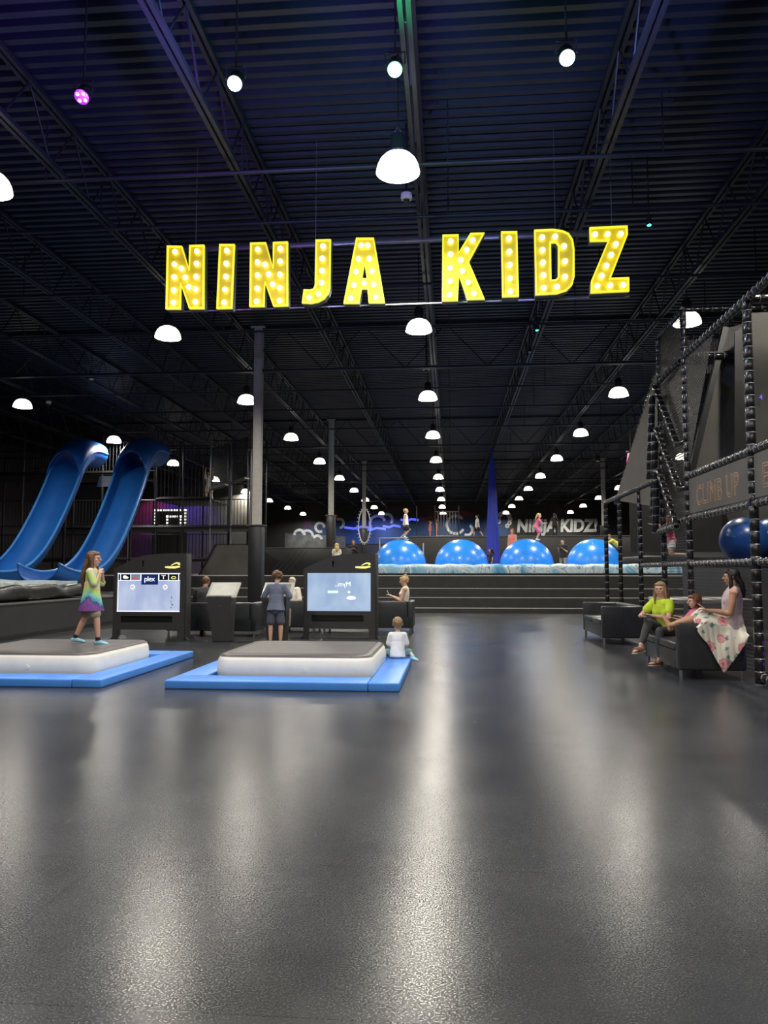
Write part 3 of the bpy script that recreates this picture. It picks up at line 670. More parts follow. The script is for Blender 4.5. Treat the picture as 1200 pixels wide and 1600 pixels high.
bm = B(); grid(bm, 40, 40, lambda u, v: V((-2.45 + 4.85 * u, -3.45 + 6.6 * v, .41 + .08 * math.sin(PI * u) * math.sin(PI * v) + .05 * NZ.noise(V((u * 9, v * 9, 1)))))); bm2 = bm
r_ = bmesh.ops.extrude_face_region(bm, geom=bm.faces[:]); bmesh.ops.translate(bm, vec=(0, 0, -.12), verts=[g for g in r_['geom'] if isinstance(g, bmesh.types.BMVert)])
obj('airbag_top', bm, 'bag_top', t)
# slides: straight run towards the camera, rim path in (y, z)
rim = [(29.6, 6.08), (29.0, 6.10), (28.4, 6.0), (27.85, 5.65), (27.45, 5.15), (27.1, 4.6), (26.6, 3.9), (26.0, 3.15), (25.4, 2.5), (24.8, 2.0), (24.1, 1.62), (23.4, 1.44), (22.6, 1.38), (21.9, 1.44), (21.2, 1.60)]
def spline(P, n):
    out = []
    for i in range(len(P) - 1):
        p0, p1, p2, p3 = P[max(i - 1, 0)], P[i], P[i + 1], P[min(i + 2, len(P) - 1)]
        for k in range(n):
            t_ = k / n; out.append(tuple(.5 * ((2 * b_) + (-a_ + c_) * t_ + (2 * a_ - 5 * b_ + 4 * c_ - d_) * t_ ** 2 + (-a_ + 3 * b_ - 3 * c_ + d_) * t_ ** 3) for a_, b_, c_, d_ in zip(p0, p1, p2, p3)))
    return out + [P[-1]]
def make_slide():
    t = thing('tube_slide', 'wide blue slide with a hooded top, the one nearer the middle of the hall', 'slide', (-11.8, 21.2, 0), 0, 'blue slides')
    path = [V((0, a - 21.2, b)) for a, b in spline(rim, 4)]; n = len(path)
    T = [(path[min(i + 1, n - 1)] - path[max(i - 1, 0)]).normalized() for i in range(n)]
    nrm = [V((1, 0, 0)).cross(T[i]).normalized() for i in range(n)]   # points "down"? fix sign below
    nrm = [-q if q.z > 0 or (abs(q.z) < .05 and q.y > 0) else q for q in nrm]
    W, D, TH = .60, .50, .035
    prof = [(math.cos(a), math.sin(a)) for a in [PI * k / 16 for k in range(17)]]
    bm = B(); rows = []
    for i in range(n):
        inn = [path[i] + V((W * c, 0, 0)) + nrm[i] * (D * s ** .8 if s > 0 else 0) for c, s in prof]
        out = [path[i] + V(((W + TH) * c, 0, 0)) + nrm[i] * ((D + TH) * s ** .8 if s > 0 else 0) for c, s in reversed(prof)]
        rows.append([bm.verts.new(q) for q in inn + out])
    m_ = len(rows[0])
    for a_, b_ in zip(rows, rows[1:]):
        for k in range(m_): bm.faces.new((a_[k], a_[(k + 1) % m_], b_[(k + 1) % m_], b_[k]))
    for q in (rows[0], rows[-1]): bm.faces.new(q)
    obj('trough', bm, 'slide_blue', t)
    for s in (-1, 1):
        bm = B(); tube(bm, [p + V((s * (W + .02), 0, 0)) - nrm[i] * .01 for i, p in enumerate(path)], .045, 8, side=(1, 0, 0)); obj('rim_rail', bm, 'slide_rim', t)
    # hood over the top bend
    bm = B(); rows = []; hn = 19
    for i in range(hn):
        ext = 0
        k_ = max(0, (i - 14) / 7.0)
        ring_o, ring_i = [], []
        for q in range(17):
            a = PI * q / 16; c, s = math.cos(a), math.sin(a)
            fi = i * (.70 + .30 * (1 - s) ** .8); ii = int(fi); fr = fi - ii; base = path[ii].lerp(path[ii + 1], fr); up = -(nrm[ii].lerp(nrm[ii + 1], fr).normalized())
            # mouth edge is cut as an arch: the crown reaches less far than the sides
            ring_o.append((base + V(((W + .05) * c, 0, 0)) + up * (.52 * s)))
            ring_i.append((base + V(((W + .015) * c, 0, 0)) + up * (.485 * s)))
        rows.append([bm.verts.new(q) for q in ring_o + ring_i[::-1]])
    m_ = len(rows[0])
    for a_, b_ in zip(rows, rows[1:]):
        for k in range(m_): bm.faces.new((a_[k], a_[(k + 1) % m_], b_[(k + 1) % m_], b_[k]))
    for q in (rows[0], rows[-1]): bm.faces.new(q)
    obj('hood', bm, 'slide_blue', t)
    bm = B(); rod(bm, (0, 6.3, ST), (0, 6.3, 3.9), .05, 8); obj('support_post', bm, 'steel_black', t); bm = B(); rod(bm, (0, 2.2, .745), (0, 2.2, 1.0), .05, 8); obj('support_post', bm, 'steel_black', t)
    return t
sl = make_slide()
dup(sl, (-14.35, 21.2, 0), 0, 'wide blue slide with a hooded top, cut off by the left picture edge')
# white tag board between slides
bm = B(); prism(bm, [(0, 0), (.75, 0), (.75, .42), (.1, .42)], -.02, .02); o = setp(obj('sign_board', bm, 'white_plastic'), 'small white board under the top of the left slide', 'board'); o.location = (-13.95, 29.2, 4.75)
# climbing tower of black posts and pickets
tw = thing('climbing_tower', 'tall black steel tower of posts, decks and picket panels behind the blue slides', 'climbing tower', (-12, 30.2, ST))
xs_ = [-8, -5.6, -3.4, -2.2, -1.05, 0.1, 1.2, 2.35, 3.2, 4.0]
for i, x in enumerate(xs_):
    for yy in (0, 2.6):
        bm = B(); rod(bm, (x, yy, 0), (x, yy, (5.4, 5.9, 5.2, 5.7)[i % 4]), .045, 8); obj('tower_post', bm, 'steel_grey' if (yy == 0 and i in (4, 7, 8, 9)) else 'steel_black', tw)
for z, a, b in ((4.19, -8, -3.4), (4.19, -3.4, -1.1), (1.94, -5.6, 4.0), (.64, -8, 2.4), (3.09, .1, 2.35)):
    bm = B(); bx(bm, a, b, 0, 2.6, z - .08, z, .01); obj('deck', bm, 'stage_black', tw)
    bm = B(); rod(bm, (a, -.03, z), (b, -.03, z), .035, 6); obj('deck_edge', bm, 'steel_black', tw)
for i in range(len(xs_) - 1):
    for z0, z1 in ((4.24, 5.44), (1.99, 3.04), (.69, 1.64)):
        if (z0 > 4 and 4 < i < 7) or (z0 < 1 and i > 7): continue
        n = max(4, int((xs_[i + 1] - xs_[i]) / .13)); pickets('picket_panel', xs_[i], xs_[i + 1], 0, 0, z0, z1, n, 'steel_black', tw, .014)
pickets('picket_panel', .1, 2.35, .02, .02, 3.14, 5.24, 14, 'steel_black', tw, .015)
for x0, x1, zz in ((2.4, 3.15, 3.49), (3.25, 3.95, 3.74)):
    bm = B(); quad(bm, [(x0, -.05, zz), (x1, -.35, zz + .15), (x1, -.35, zz + 1.75), (x0, -.05, zz + 1.6)]); obj('mesh_panel', bm, 'net_fine', tw, smooth=False)
    bm = B(); bar(bm, (x0, -.1, zz - .05), (x1, -.4, zz + .1), .30, .06); obj('step', bm, 'panel_grey', tw)
    for q, r_ in (((x0, -.05, zz), (x0, -.05, zz + 1.6)), ((x1, -.35, zz + .15), (x1, -.35, zz + 1.75)), ((x0, -.05, zz + 1.6), (x1, -.35, zz + 1.75))):
        bm = B(); rod(bm, q, r_, .02, 6); obj('panel_frame', bm, 'steel_black', tw)
# led squares and purple lit wall behind the tower
p = atY(242, 822, 46); q = atY(290, 797, 46)
t = thing('led_portal', 'nested square frames of white LED dots on a dark stand behind the tower', 'light frame', (p.x, 46, 0))
W_, Z0, Z1 = q.x - p.x, p.z, q.z
for a, b, c_ in ((0, W_, Z1), (W_ * .4, W_ * .85, Z0 + (Z1 - Z0) * .6)):
    for sgm in (((a, Z0), (a, c_)), ((a, c_), (b, c_)), ((b, c_), (b, Z0))):
        bm = B(); (xa_, za_), (xb_, zb2) = sgm; nn = max(3, int(math.hypot(xb_ - xa_, zb2 - za_) / .17))
        for k in range(nn + 1): bx(bm, xa_ + (xb_ - xa_) * k / nn - .05, xa_ + (xb_ - xa_) * k / nn + .05, -.03, .03, za_ + (zb2 - za_) * k / nn - .05, za_ + (zb2 - za_) * k / nn + .05)
        obj('led_strip', bm, 'neon_white', t, smooth=False)
bm = B(); bx(bm, -.1, W_ + .1, .05, .12, ST + .02, Z1 + .1); obj('back_panel', bm, 'kiosk_dark', t)
bm = B(); bx(bm, -22, -13.2, 50, 50.3, ST + .01, 7.2); dv = setp(obj('partition_wall', bm, 'panel_grey'), 'dark partition wall washed in purple and blue light behind the tower', 'partition')
for px, c, e in ((228, (1, .12, .55), 160), (262, (.15, .08, 1), 300), (300, (.25, .15, 1), 200)):
    p = atY(px, 768, 48.6); t = thing('wall_washer', 'small coloured wall-wash light over the LED frames, %s' % {228: 'pink one at the left', 262: 'blue one in the middle', 300: 'violet one at the right'}[px], 'wall light', p)
    bm = B(); bx(bm, -.15, .15, -.08, .08, 0, .2, .02); obj('housing', bm, 'steel_black', t)
    bm = B(); rod(bm, (0, 0, .2), (0, 0, 8.2 - p.z), .015, 5); obj('stem', bm, 'steel_black', t)
    ld = bpy.data.lights.new('wash', 'SPOT'); ld.energy = e; ld.color = c; ld.spot_size = 1.9; ld.spot_blend = .8; lo = bpy.data.objects.new('wash', ld); COL.objects.link(lo); lo.parent = t; lo.location = (0, 0, -.05); lo.rotation_euler = (math.radians(28), 0, 0)
t = thing('blue_flood_light', 'blue flood light shining on the mural left of the balls', 'wall light', (-7.0, 68, 6.6))
bm = B(); bx(bm, -.2, .2, -.1, .1, 0, .2, .02); obj('housing', bm, 'steel_black', t); bm = B(); rod(bm, (0, 0, .2), (0, 0, 1.6), .015, 5); obj('stem', bm, 'steel_black', t)
ld = bpy.data.lights.new('wash', 'SPOT'); ld.energy = 500; ld.color = (.08, .12, 1); ld.spot_size = 1.7; ld.spot_blend = .8; lo = bpy.data.objects.new('wash', ld); COL.objects.link(lo); lo.parent = t; lo.location = (0, 0, -.05); lo.rotation_euler = (math.radians(50), 0, 0)
# ================================================================== PLAY MATS AND AIR MATTRESSES
def rrect(hw, hd, r, n=8):
    out = []
    for cx, cy, a0 in ((hw - r, hd - r, 0), (-hw + r, hd - r, 90), (-hw + r, -hd + r, 180), (hw - r, -hd + r, 270)):
        for k in range(n + 1): a = math.radians(a0 + 90 * k / n); out.append((cx + r * math.cos(a), cy + r * math.sin(a)))
    return out
def loops(bm, L, mi=0, cap=True):
    rs = [[bm.verts.new(p) for p in l] for l in L]; n = len(rs[0])
    for a, b in zip(rs, rs[1:]):
        for k in range(n): f = bm.faces.new((a[k], a[(k + 1) % n], b[(k + 1) % n], b[k])); f.material_index = mi
    if cap:
        for q in (rs[0], rs[-1]): f = bm.faces.new(q); f.material_index = mi
def mattress(cx, cy, hw, hd, label):
    t = thing('air_mattress', label, 'mattress', (cx, cy, 0.0)); H = .35
    bm = B(); L = []
    for z, g in ((0, -.05), (.015, -.02), (.06, .01), (.17, .025), (.28, .01), (.325, -.015), (.34, -.04)):
        L.append([(x, y, z) for x, y in rrect(hw + g, hd + g, .2 + g)])
    loops(bm, L); obj('side_wall', bm, 'air_cream', t, ang=60)
    bm = B(); L = []
    for z, g in ((.325, -.010), (.34, -.02), (.352, -.045), (.357, -.09), (.358, -.14)):
        L.append([(x, y, z) for x, y in rrect(hw + g, hd + g, .2 + g * .6)])
    loops(bm, L); obj('jumping_surface', bm, 'air_top', t, ang=70)
    bm = B(); pts = [(x, y, .3565) for x, y in rrect(hw - .11, hd - .11, .12)]; tube(bm, pts + pts[:1], .006, 5, rnd=False); obj('seam', bm, 'air_top', t)
    bm = B(); lathe(bm, [(0, 0), (.03, 0), (.03, .01), (0, .012)], 14); bmesh.ops.rotate(bm, verts=bm.verts, matrix=Matrix.Rotation(PI / 2, 3, 'X')); bmesh.ops.translate(bm, verts=bm.verts, vec=(.15, -hd - .024, .17)); obj('valve', bm, 'air_cream', t)
    return t
mattress(-1.98, 10.62, 1.0, 1.0, 'low cream inflatable mattress with dark top in the right blue pad frame, nobody on it')
mattress(-5.60, 10.62, 1.0, 1.0, 'low cream inflatable mattress with dark top under the walking girl')
def pad(x0, x1, y0, y1, side, which):
    bm = B(); bx(bm, x0, x1, y0, y1, 0, .105, .018, seg=3)
    setp(obj('floor_pad', bm, 'mat_blue'), 'blue foam floor pad, %s of the %s mattress' % (side, which), 'floor pad', 'blue foam pads around the mattresses')
for X0, X1, wch in ((-3.42, -.60, 'right-hand'), (-7.02, -4.20, 'left-hand')):
    pad(X0, X1 - .375, 9.05, 9.54, 'along the front', wch); pad(X1 - .37, X1, 9.05, 12.4, 'along the right side', wch)
    pad(X0, X0 + .37, 9.545, 12.4, 'along the left side', wch); pad(X0 + .375, X1 - .375, 11.95, 12.4, 'along the back', wch)

# ================================================================== GAME KIOSKS
def kiosk(x, y, label):
    t = thing('game_kiosk', label, 'screen kiosk', (x, y, 0)); Wd = 1.50
    out = [(0, 0), (.11, 0), (.11, .21), (Wd - .13, .21), (Wd - .13, 0), (Wd, 0), (Wd, 1.77), (1.25, 1.775), (.95, 1.765), (.62, 1.73), (.45, 1.68), (.3, 1.60), (0, 1.46)]
    scr = [(.07, .575), (Wd - .09, .575), (Wd - .09, 1.37), (.07, 1.37)]; vent = [(.17, .36), (1.26, .36), (1.26, .49), (.17, .49)]; slot = [(.60, 1.50), (.635, 1.50), (.635, 1.62), (.60, 1.62)]
    bm = B(); prism(bm, out, 0, .07, 0, [scr, vent, slot]); obj('front_panel', bm, 'kiosk_black', t, smooth=False)
    bm = B(); prism(bm, [(0.02, .23), (Wd - .02, .23), (Wd - .02, 1.72), (1.0, 1.72), (.5, 1.64), (.02, 1.44)], .072, .22); obj('cabinet', bm, 'kiosk_dark', t, smooth=False)
    bm = B(); bx(bm, Wd - .045, Wd + .045, .07, .30, 0, 1.77, .006); obj('side_panel', bm, 'kiosk_black', t)
    bm = B(); bx(bm, -.02, .05, .07, .30, 0, 1.44, .006); obj('side_panel', bm, 'kiosk_black', t)
    for xx in (0.02, Wd): bm = B(); prism(bm, [(-.09, 0), (.09, 0), (.03, .06), (-.03, .06)], .0, .45); bmesh.ops.translate(bm, verts=bm.verts, vec=(xx, .02, 0)); obj('foot', bm, 'kiosk_dark', t, smooth=False)
    bm = B()
    for k in range(7): bx(bm, .18, 1.25, .03, .04, .37 + k * .017, .378 + k * .017)
    obj('vent_grille', bm, 'kiosk_dark', t, smooth=False)
    bm = B(); ell(bm, (.617, .05, 1.57), (.014, .02, .03)); obj('camera_lens', bm, 'glass_dark', t)
    # yellow logo: low lettering with a swoosh above
    lg = B()
    tube(lg, [(1.10, -.008, 1.49), (1.18, -.008, 1.485), (1.30, -.008, 1.485), (1.39, -.008, 1.50)], [.018, .024, .026, .02], 6); 
    tube(lg, [(1.22, -.008, 1.525), (1.27, -.008, 1.555), (1.33, -.008, 1.575), (1.39, -.008, 1.57), (1.405, -.008, 1.55), (1.36, -.008, 1.54)], [.006, .012, .016, .016, .013, .008], 6)
    bmesh.ops.scale(lg, vec=(1, .3, 1), space=Matrix.Translation((0, .008, 0)), verts=lg.verts); obj('logo', lg, 'logo_yellow', t)
    return t
k2 = kiosk(-3.07, 15.98, 'tall black game kiosk with pale blue screen behind the empty mattress')
k1 = kiosk(-6.94, 15.40, 'black game kiosk with a row of game tiles on its screen, behind the girl')
def scr(t, m):
    bm = B(); bx(bm, .07, 1.41, .05, .068, .575, 1.37); return obj('screen', bm, m, t, smooth=False)
s2 = scr(k2, 'screen_blue'); s1 = scr(k1, 'screen_pale')
bm = B(); prism(bm, [(.08, .60), (.62, .70), (.86, .70), (1.40, .60), (1.40, .58), (.08, .58)], .044, .0485); obj('floor_image', bm, mk('scr_floor', (.2, .25, .35), .3, emit=(.36, .50, .68), es=.8), s2, smooth=False)
text('screen_text', 'Mym..', .14, 'screen_white', s2, (.82, .04, 1.09), rot=(PI / 2, 0, 0), sx=-1, depth=.002)
text('screen_text', 'muɒ', .08, mk('scr_txt', (.5, .6, .7), .3, emit=(.72, .80, .92), es=.8), s2, (.58, .04, .96), depth=.002) if False else None
bm = B(); bx(bm, .50, .72, .042, .048, .95, 1.0, .01); obj('faint_text_bar', bm, mk('scr_txt', (.5, .6, .7), .3, emit=(.66, .78, .92), es=.9), s2)
bm = B(); ell(bm, (.95, .045, .97), (.03, .004, .022)); ell(bm, (1.0, .045, .85), (.10, .004, .04)); obj('faint_glow', bm, 'screen_white', s2)
# kiosk 1 content
bm = B(); bx(bm, .07, 1.41, .044, .049, 1.355, 1.37); bx(bm, .07, .085, .044, .049, .575, 1.37); bx(bm, 1.395, 1.41, .044, .049, .575, 1.37); bx(bm, .07, 1.41, .044, .049, .575, .595); bx(bm, .085, 1.395, .0445, .0485, 1.21, 1.355); obj('screen_border', bm, 'screen_white', s1, smooth=False)
for i, (a, b, m) in enumerate(((.085, .12, 'icon_black'), (.14, .335, 'icon_black'), (.355, .55, 'icon_grey'), (.955, 1.14, 'icon_black'), (1.16, 1.355, 'icon_black'), (1.375, 1.395, 'icon_black'))):
    bm = B(); bx(bm, a, b, .036, .0435, 1.225, 1.345); obj('game_tile', bm, m, s1, smooth=False)
bm = B(); bx(bm, .575, .93, .034, .0435, 1.13, 1.345); obj('game_tile', bm, 'icon_navy', s1, smooth=False)
text('tile_text', 'plex', .15, 'screen_white', s1, (.75, .031, 1.20), depth=.002, spacing=.9)
text('tile_text', 'T', .11, 'screen_white', s1, (1.045, .033, 1.245), depth=.002, sx=1.4)
bm = B(); ell(bm, (.24, .036, 1.275), (.06, .004, .025)); ell(bm, (.22, .036, 1.3), (.04, .004, .02)); obj('tile_mark', bm, 'screen_white', s1)
bm = B(); ell(bm, (.45, .036, 1.27), (.06, .004, .03)); obj('tile_mark', bm, 'icon_red', s1)
bm = B(); tube(bm, [(1.21, .033, 1.27), (1.24, .033, 1.30), (1.30, .033, 1.29), (1.31, .033, 1.26), (1.24, .033, 1.25), (1.21, .033, 1.27)], .010, 6, rnd=False); obj('tile_mark', bm, 'icon_yellow', s1)
for xx, ch in ((.39, '<'), (1.08, '>')):
    bm = B(); lathe(bm, [(0, 0), (.05, 0), (.05, .004), (0, .004)], 20); bmesh.ops.rotate(bm, verts=bm.verts, matrix=Matrix.Rotation(PI / 2, 3, 'X')); bmesh.ops.translate(bm, verts=bm.verts, vec=(xx, .044, 1.08)); obj('arrow_button', bm, 'screen_white', s1)
    text('arrow', ch, .13, 'icon_black', s1, (xx, .034, 1.036), depth=.002)
bm = B(); ell(bm, (1.22, .046, .87), (.012, .004, .03)); ell(bm, (1.21, .046, .78), (.012, .004, .02)); ell(bm, (1.24, .046, .72), (.022, .004, .025)); ell(bm, (1.21, .046, .66), (.018, .004, .015)); obj('screen_marks', bm, 'icon_grey', s1)
# tablet stands
def tablet(x, y, label):
    t = thing('tablet_stand', label, 'tablet stand', (x, y, 0))
    bm = B(); L = []
    for z, w0, w1, d in ((0, -.17, .17, .12), (.02, -.18, .18, .13), (.90, -.295, .215, .20)):
        L.append([(w0, -d, z), (w1, -d, z), (w1, d, z + (.17 if z > .5 else 0)), (w0, d, z + (.17 if z > .5 else 0))])
    loops(bm, L); obj('pedestal', bm, 'kiosk_black', t, smooth=False)
    bm = B(); bx(bm, -.31, .31, -.24, .24, -.02, .02, .012); bmesh.ops.rotate(bm, verts=bm.verts, matrix=Matrix.Rotation(math.radians(38), 3, 'X')); bmesh.ops.translate(bm, verts=bm.verts, vec=(0, 0, 1.02)); 
    pl = obj('tablet_case', bm, 'tablet_frame', t)
    bm = B(); bx(bm, -.25, .25, -.185, .185, .018, .024); bmesh.ops.rotate(bm, verts=bm.verts, matrix=Matrix.Rotation(math.radians(38), 3, 'X')); bmesh.ops.translate(bm, verts=bm.verts, vec=(0, 0, 1.02)); obj('tablet_screen', bm, 'tablet_glass', pl, smooth=False)
    bm = B(); ell(bm, (-.02, -.185, .72), (.012, .006, .012)); obj('lock', bm, 'chrome', t)
    return t
tablet(-4.58, 15.30, 'tapered black tablet stand with tilted grey screen left of the boy, nobody at it')
tablet(-3.45, 15.25, 'tapered black tablet stand that the curly-haired boy is using')

# ================================================================== SOFAS
def sofa(W_, label, loc, rz, D=.86, seats=2):
    t = thing('leather_sofa', label, 'sofa', loc, rz); AH, AW = .73, .13
    bm = B(); bx(bm, -W_ / 2 + .02, W_ / 2 - .02, -D / 2 + .012, D / 2 - .012, .125, .36, .015); obj('base', bm, 'leather', t)
    for s in (-1, 1):
        bm = B(); a, b = sorted((s * W_ / 2, s * (W_ / 2 - AW))); bx(bm, a, b, -D / 2, D / 2, .12, AH, .03, seg=3); obj('armrest', bm, 'leather', t)
        bm = B(); xx = s * (W_ / 2 + .001); tube(bm, [(xx, -.02, .17), (xx, -.02, .70)], .004, 4, rnd=False); obj('seam', bm, 'leather', t)
    bm = B(); bx(bm, -W_ / 2 + AW + .004, W_ / 2 - AW - .004, D / 2 - .18, D / 2, .12, AH, .03, seg=3); obj('backrest', bm, 'leather', t)
    bm = B(); tube(bm, [(W_ * .12, D / 2 + .001, .17), (W_ * .12, D / 2 + .001, .70)], .004, 4, rnd=False); obj('seam', bm, 'leather', t)
    n = seats; w_ = (W_ - 2 * AW) / n
    for k in range(n):
        bm = B(); bx(bm, -W_ / 2 + AW + k * w_ + .004, -W_ / 2 + AW + (k + 1) * w_ - .004, -D / 2 - .005, D / 2 - .185, .362, .47, .03, seg=3); obj('seat_cushion', bm, 'leather', t)
    for sx in (-1, 1):
        for sy in (-1, 1):
            bm = B(); lathe(bm, [(0, 0), (.024, 0), (.024, .12), (0, .12)], 14); bmesh.ops.translate(bm, verts=bm.verts, vec=(sx * (W_ / 2 - .06), sy * (D / 2 - .05), 0)); obj('leg', bm, 'chrome', t)
    return t
sofa(1.80, 'black leather sofa nearest the camera on the right, floral skirt hanging over its arm', (3.37, 11.28, 0), -PI / 2)
sofa(2.15, 'empty black leather sofa behind the woman in the lime top', (3.33, 16.30, 0), -PI / 2)
sofa(2.1, 'black leather sofa seen from behind with the blond woman using her phone', (-1.90, 17.98, 0), PI, D=.92)
sofa(1.3, 'black leather armchair between the boy and the middle kiosk, with the pale-haired person', (-3.72, 17.95, 0), PI, D=.9, seats=1)
sofa(2.0, 'black leather sofa seen from behind with the man in a charcoal shirt', (-5.17, 16.75, 0), PI, D=.86)

# ================================================================== CLIMBING CAGE, RIGHT
X1 = 3.82
cg = thing('climbing_cage', 'tall black padded-post climbing cage with netting and the CLIMB UP panel on the right', 'climbing cage', (X1, 10.0, 0))
def L_(p): return V(p) - V((X1, 10.0, 0))
def padded(name, a, b, r=.046, step=.155):
    a, b = L_(a), L_(b); d = (b - a); L = d.length; n = max(1, int(L / step)); pts, rad = [], []
    for k in range(n):
        for q, rr in ((.0, .88), (.08, 1.0), (.92, 1.0), (.999, .88)): pts.append(a + d * ((k + q) / n)); rad.append(r * rr)
    bm = B(); tube(bm, pts, rad, 10, rnd=False); s, u = frame(d)
    for k in range(n + 1):
        c = a + d * (k / n); ring = [c + (s * math.cos(2 * PI * q / 8) + u * math.sin(2 * PI * q / 8)) * (r * 1.0) for q in range(9)]; tube(bm, ring, .007, 4, rnd=False, mi=1)
    return obj(name, bm, ['vinyl_black', 'tie_glint'], cg)
Y = dict(a=10.03, b=12.68, c=14.18, d=15.9, e=17.75, f=19.3)
padded('padded_post', (X1, Y['a'], 0), (X1, Y['a'], 4.9), .058)
padded('padded_post', (X1, Y['b'], 0), (X1, Y['b'], 5.68), .05)
padded('padded_post', (X1, Y['c'], 0), (X1, Y['c'], 5.68), .048)
padded('padded_post', (X1, Y['d'], 0), (X1, Y['d'], 3.1), .045)
padded('padded_post', (X1, Y['e'], 0), (X1, Y['e'], 3.1), .045); padded('padded_post', (X1, Y['f'], 0), (X1, Y['f'], 3.1), .05)
padded('padded_post', (X1, 7.2, 0), (X1, 7.2, 4.9), .058)
for a, b, r in (((X1, 7.2, 4.9), (X1, Y['b'], 4.9), .055), ((X1, Y['a'], 4.9), (X1 + 4, Y['a'], 4.9), .055), ((X1, Y['b'], 5.68), (X1, Y['c'], 5.68), .045), ((X1, Y['b'], 5.68), (X1 + 1.4, Y['b'], 5.68), .035), ((X1, Y['c'], 5.68), (X1 + 1.4, Y['c'], 5.68), .035),
                ((X1, 7.2, 2.93), (X1, Y['b'], 2.93), .05), ((X1, 7.2, 2.25), (X1, Y['b'], 2.25), .05), ((X1, 7.2, 1.52), (X1, Y['b'], 1.52), .045), ((X1, Y['c'], 3.1), (X1, Y['f'], 3.1), .045),
                ((X1, Y['b'], 1.52), (X1, Y['d'], 1.52), .04), ((X1, Y['c'], 2.2), (X1, Y['b'], 2.25), .04), ((X1, Y['a'], .1), (X1, 7.2, .1), .05), ((X1, Y['a'], .1), (X1 + 3, Y['a'] + .8, .1), .05),
                ((X1, Y['b'], 4.9), (X1 + 2.2, Y['b'], 4.9), .05), ((X1 + 1.4, Y['b'], 5.68), (X1 + 1.4, Y['c'], 5.68), .035),
                # zig-zag climbing braces
                ((X1 - .12, 14.05, 4.75), (X1 - .08, 12.95, 3.5), .055), ((X1 - .12, 14.05, 4.75), (X1 - .04, Y['b'] + .1, 4.85), .045), ((X1 - .14, 14.15, 4.6), (X1 - .14, 14.5, 3.1), .06),
                ((X1 - .12, 14.0, 3.95), (X1 - .08, 12.9, 2.75), .055), ((X1 - .14, 14.05, 3.9), (X1 - .14, 14.3, 2.4), .06), ((X1 - .12, 13.95, 3.2), (X1 - .08, 13.1, 2.15), .055), ((X1 - .14, 14.0, 3.2), (X1 - .14, 14.2, 2.1), .06),
                ((X1 - .08, 12.95, 3.5), (X1, Y['b'], 3.5), .045), ((X1 - .08, 12.9, 2.75), (X1, Y['b'], 2.75), .045), ((X1 - .08, 13.1, 2.15), (X1 - .1, 14.2, 2.1), .055)):
    padded('padded_rail', a, b, r)
def panel(name, pts, m, th=.0):
    bm = B(); quad(bm, [L_(p) for p in pts]); return obj(name, bm, m, cg, smooth=False)
def slab(name, pts, m, th=.03):
    bm = B(); P = [L_(p) for p in pts]; n = (P[1] - P[0]).cross(P[-1] - P[0]).normalized() * th
    a = [bm.verts.new(p) for p in P]; b = [bm.verts.new(p + n) for p in P]
    bm.faces.new(a); bm.faces.new(b)
    for k in range(len(P)): bm.faces.new((a[k], a[(k + 1) % len(P)], b[(k + 1) % len(P)], b[k]))
    return obj(name, bm, m, cg, smooth=False)
# sign panels (parallel to the hall)
for ya, yb, txt in ((Y['b'] - .08, Y['a'] + .08, 'CLIMB UP'), (Y['a'] - .08, 7.3, 'E')):
    sb = slab('sign_panel', [(X1 + .01, ya, 2.32), (X1 + .01, yb, 2.32), (X1 + .01, yb, 2.87), (X1 + .01, ya, 2.87)], 'panel_grey', .02)
    bm = text_bm(txt, .36, outline=.007, spacing=1.12, align='CENTER' if txt[0] == 'C' else 'LEFT'); bmesh.ops.scale(bm, vec=(1.05, 1.2, .5), verts=bm.verts)
    o = obj('lettering', bm, 'sign_text', sb); o.location = L_((X1 - .012, (ya + yb) / 2 if txt[0] == 'C' else ya - .25, 2.42)); o.rotation_euler = (PI / 2, 0, -PI / 2)
    for k in range(11):
        bm = B(); yy = ya + (yb - ya) * random.uniform(.05, .95); zz = random.choice((2.36, 2.40, 2.80, 2.84)) ; s_ = random.uniform(.008, .016)
        ell(bm, L_((X1 - .002, yy, zz)), (.004, s_, s_), u=8, v=6); obj('star', bm, 'star_white', sb)
# netting and fabric
panel('net_panel', [(X1, Y['b'], 2.98), (X1, Y['a'] + 1.25, 4.88), (X1, Y['b'], 4.88)], 'net_fine')
panel('net_panel', [(X1, Y['c'], 2.3), (X1, Y['b'], 2.3), (X1, Y['b'], 5.62), (X1, Y['c'], 5.62)], 'net_fine')
panel('net_panel', [(X1 + .05, Y['c'], 4.6), (X1 + 1.4, Y['c'], 4.6), (X1 + 1.4, Y['c'], 5.62), (X1 + .05, Y['c'], 5.62)], 'net_fine')
panel('net_panel', [(X1, Y['c'] - .02, 1.56), (X1, Y['b'], 1.56), (X1, Y['b'], 2.2), (X1, Y['c'] - .02, 2.2)], 'net_wide')
panel('net_panel', [(X1, Y['c'], .1), (X1, Y['b'], .1), (X1, Y['b'], 1.5), (X1, Y['c'], 1.5)], 'net_wide')
panel('net_panel', [(X1, Y['b'], .15), (X1, Y['a'], .15), (X1, Y['a'], 1.48), (X1, Y['b'], 1.48)], 'net_wide')
def PY(y, *px): return [atY(a, b, y) for a, b in px]
slab('fabric_wall', PY(12.9, (1078, 765), (1182, 765), (1182, 500), (1131, 515)), 'panel_grey')
slab('side_curtain', PY(12.4, (1147, 755), (1180, 755), (1174, 500), (1147, 520)), 'pad_black')
fw = slab('fabric_wall', [(X1 + 4, 10.3, 2.3), (X1 + 4, 10.3, 4.8), (X1 + .12, 10.3, 4.8), (X1 + .12, 10.3, 2.3)], 'panel_grey')
P = L_(atY(1189, 624, 10.25)); text('mark', '4', .09, 'mark_violet', fw, P, depth=.002)
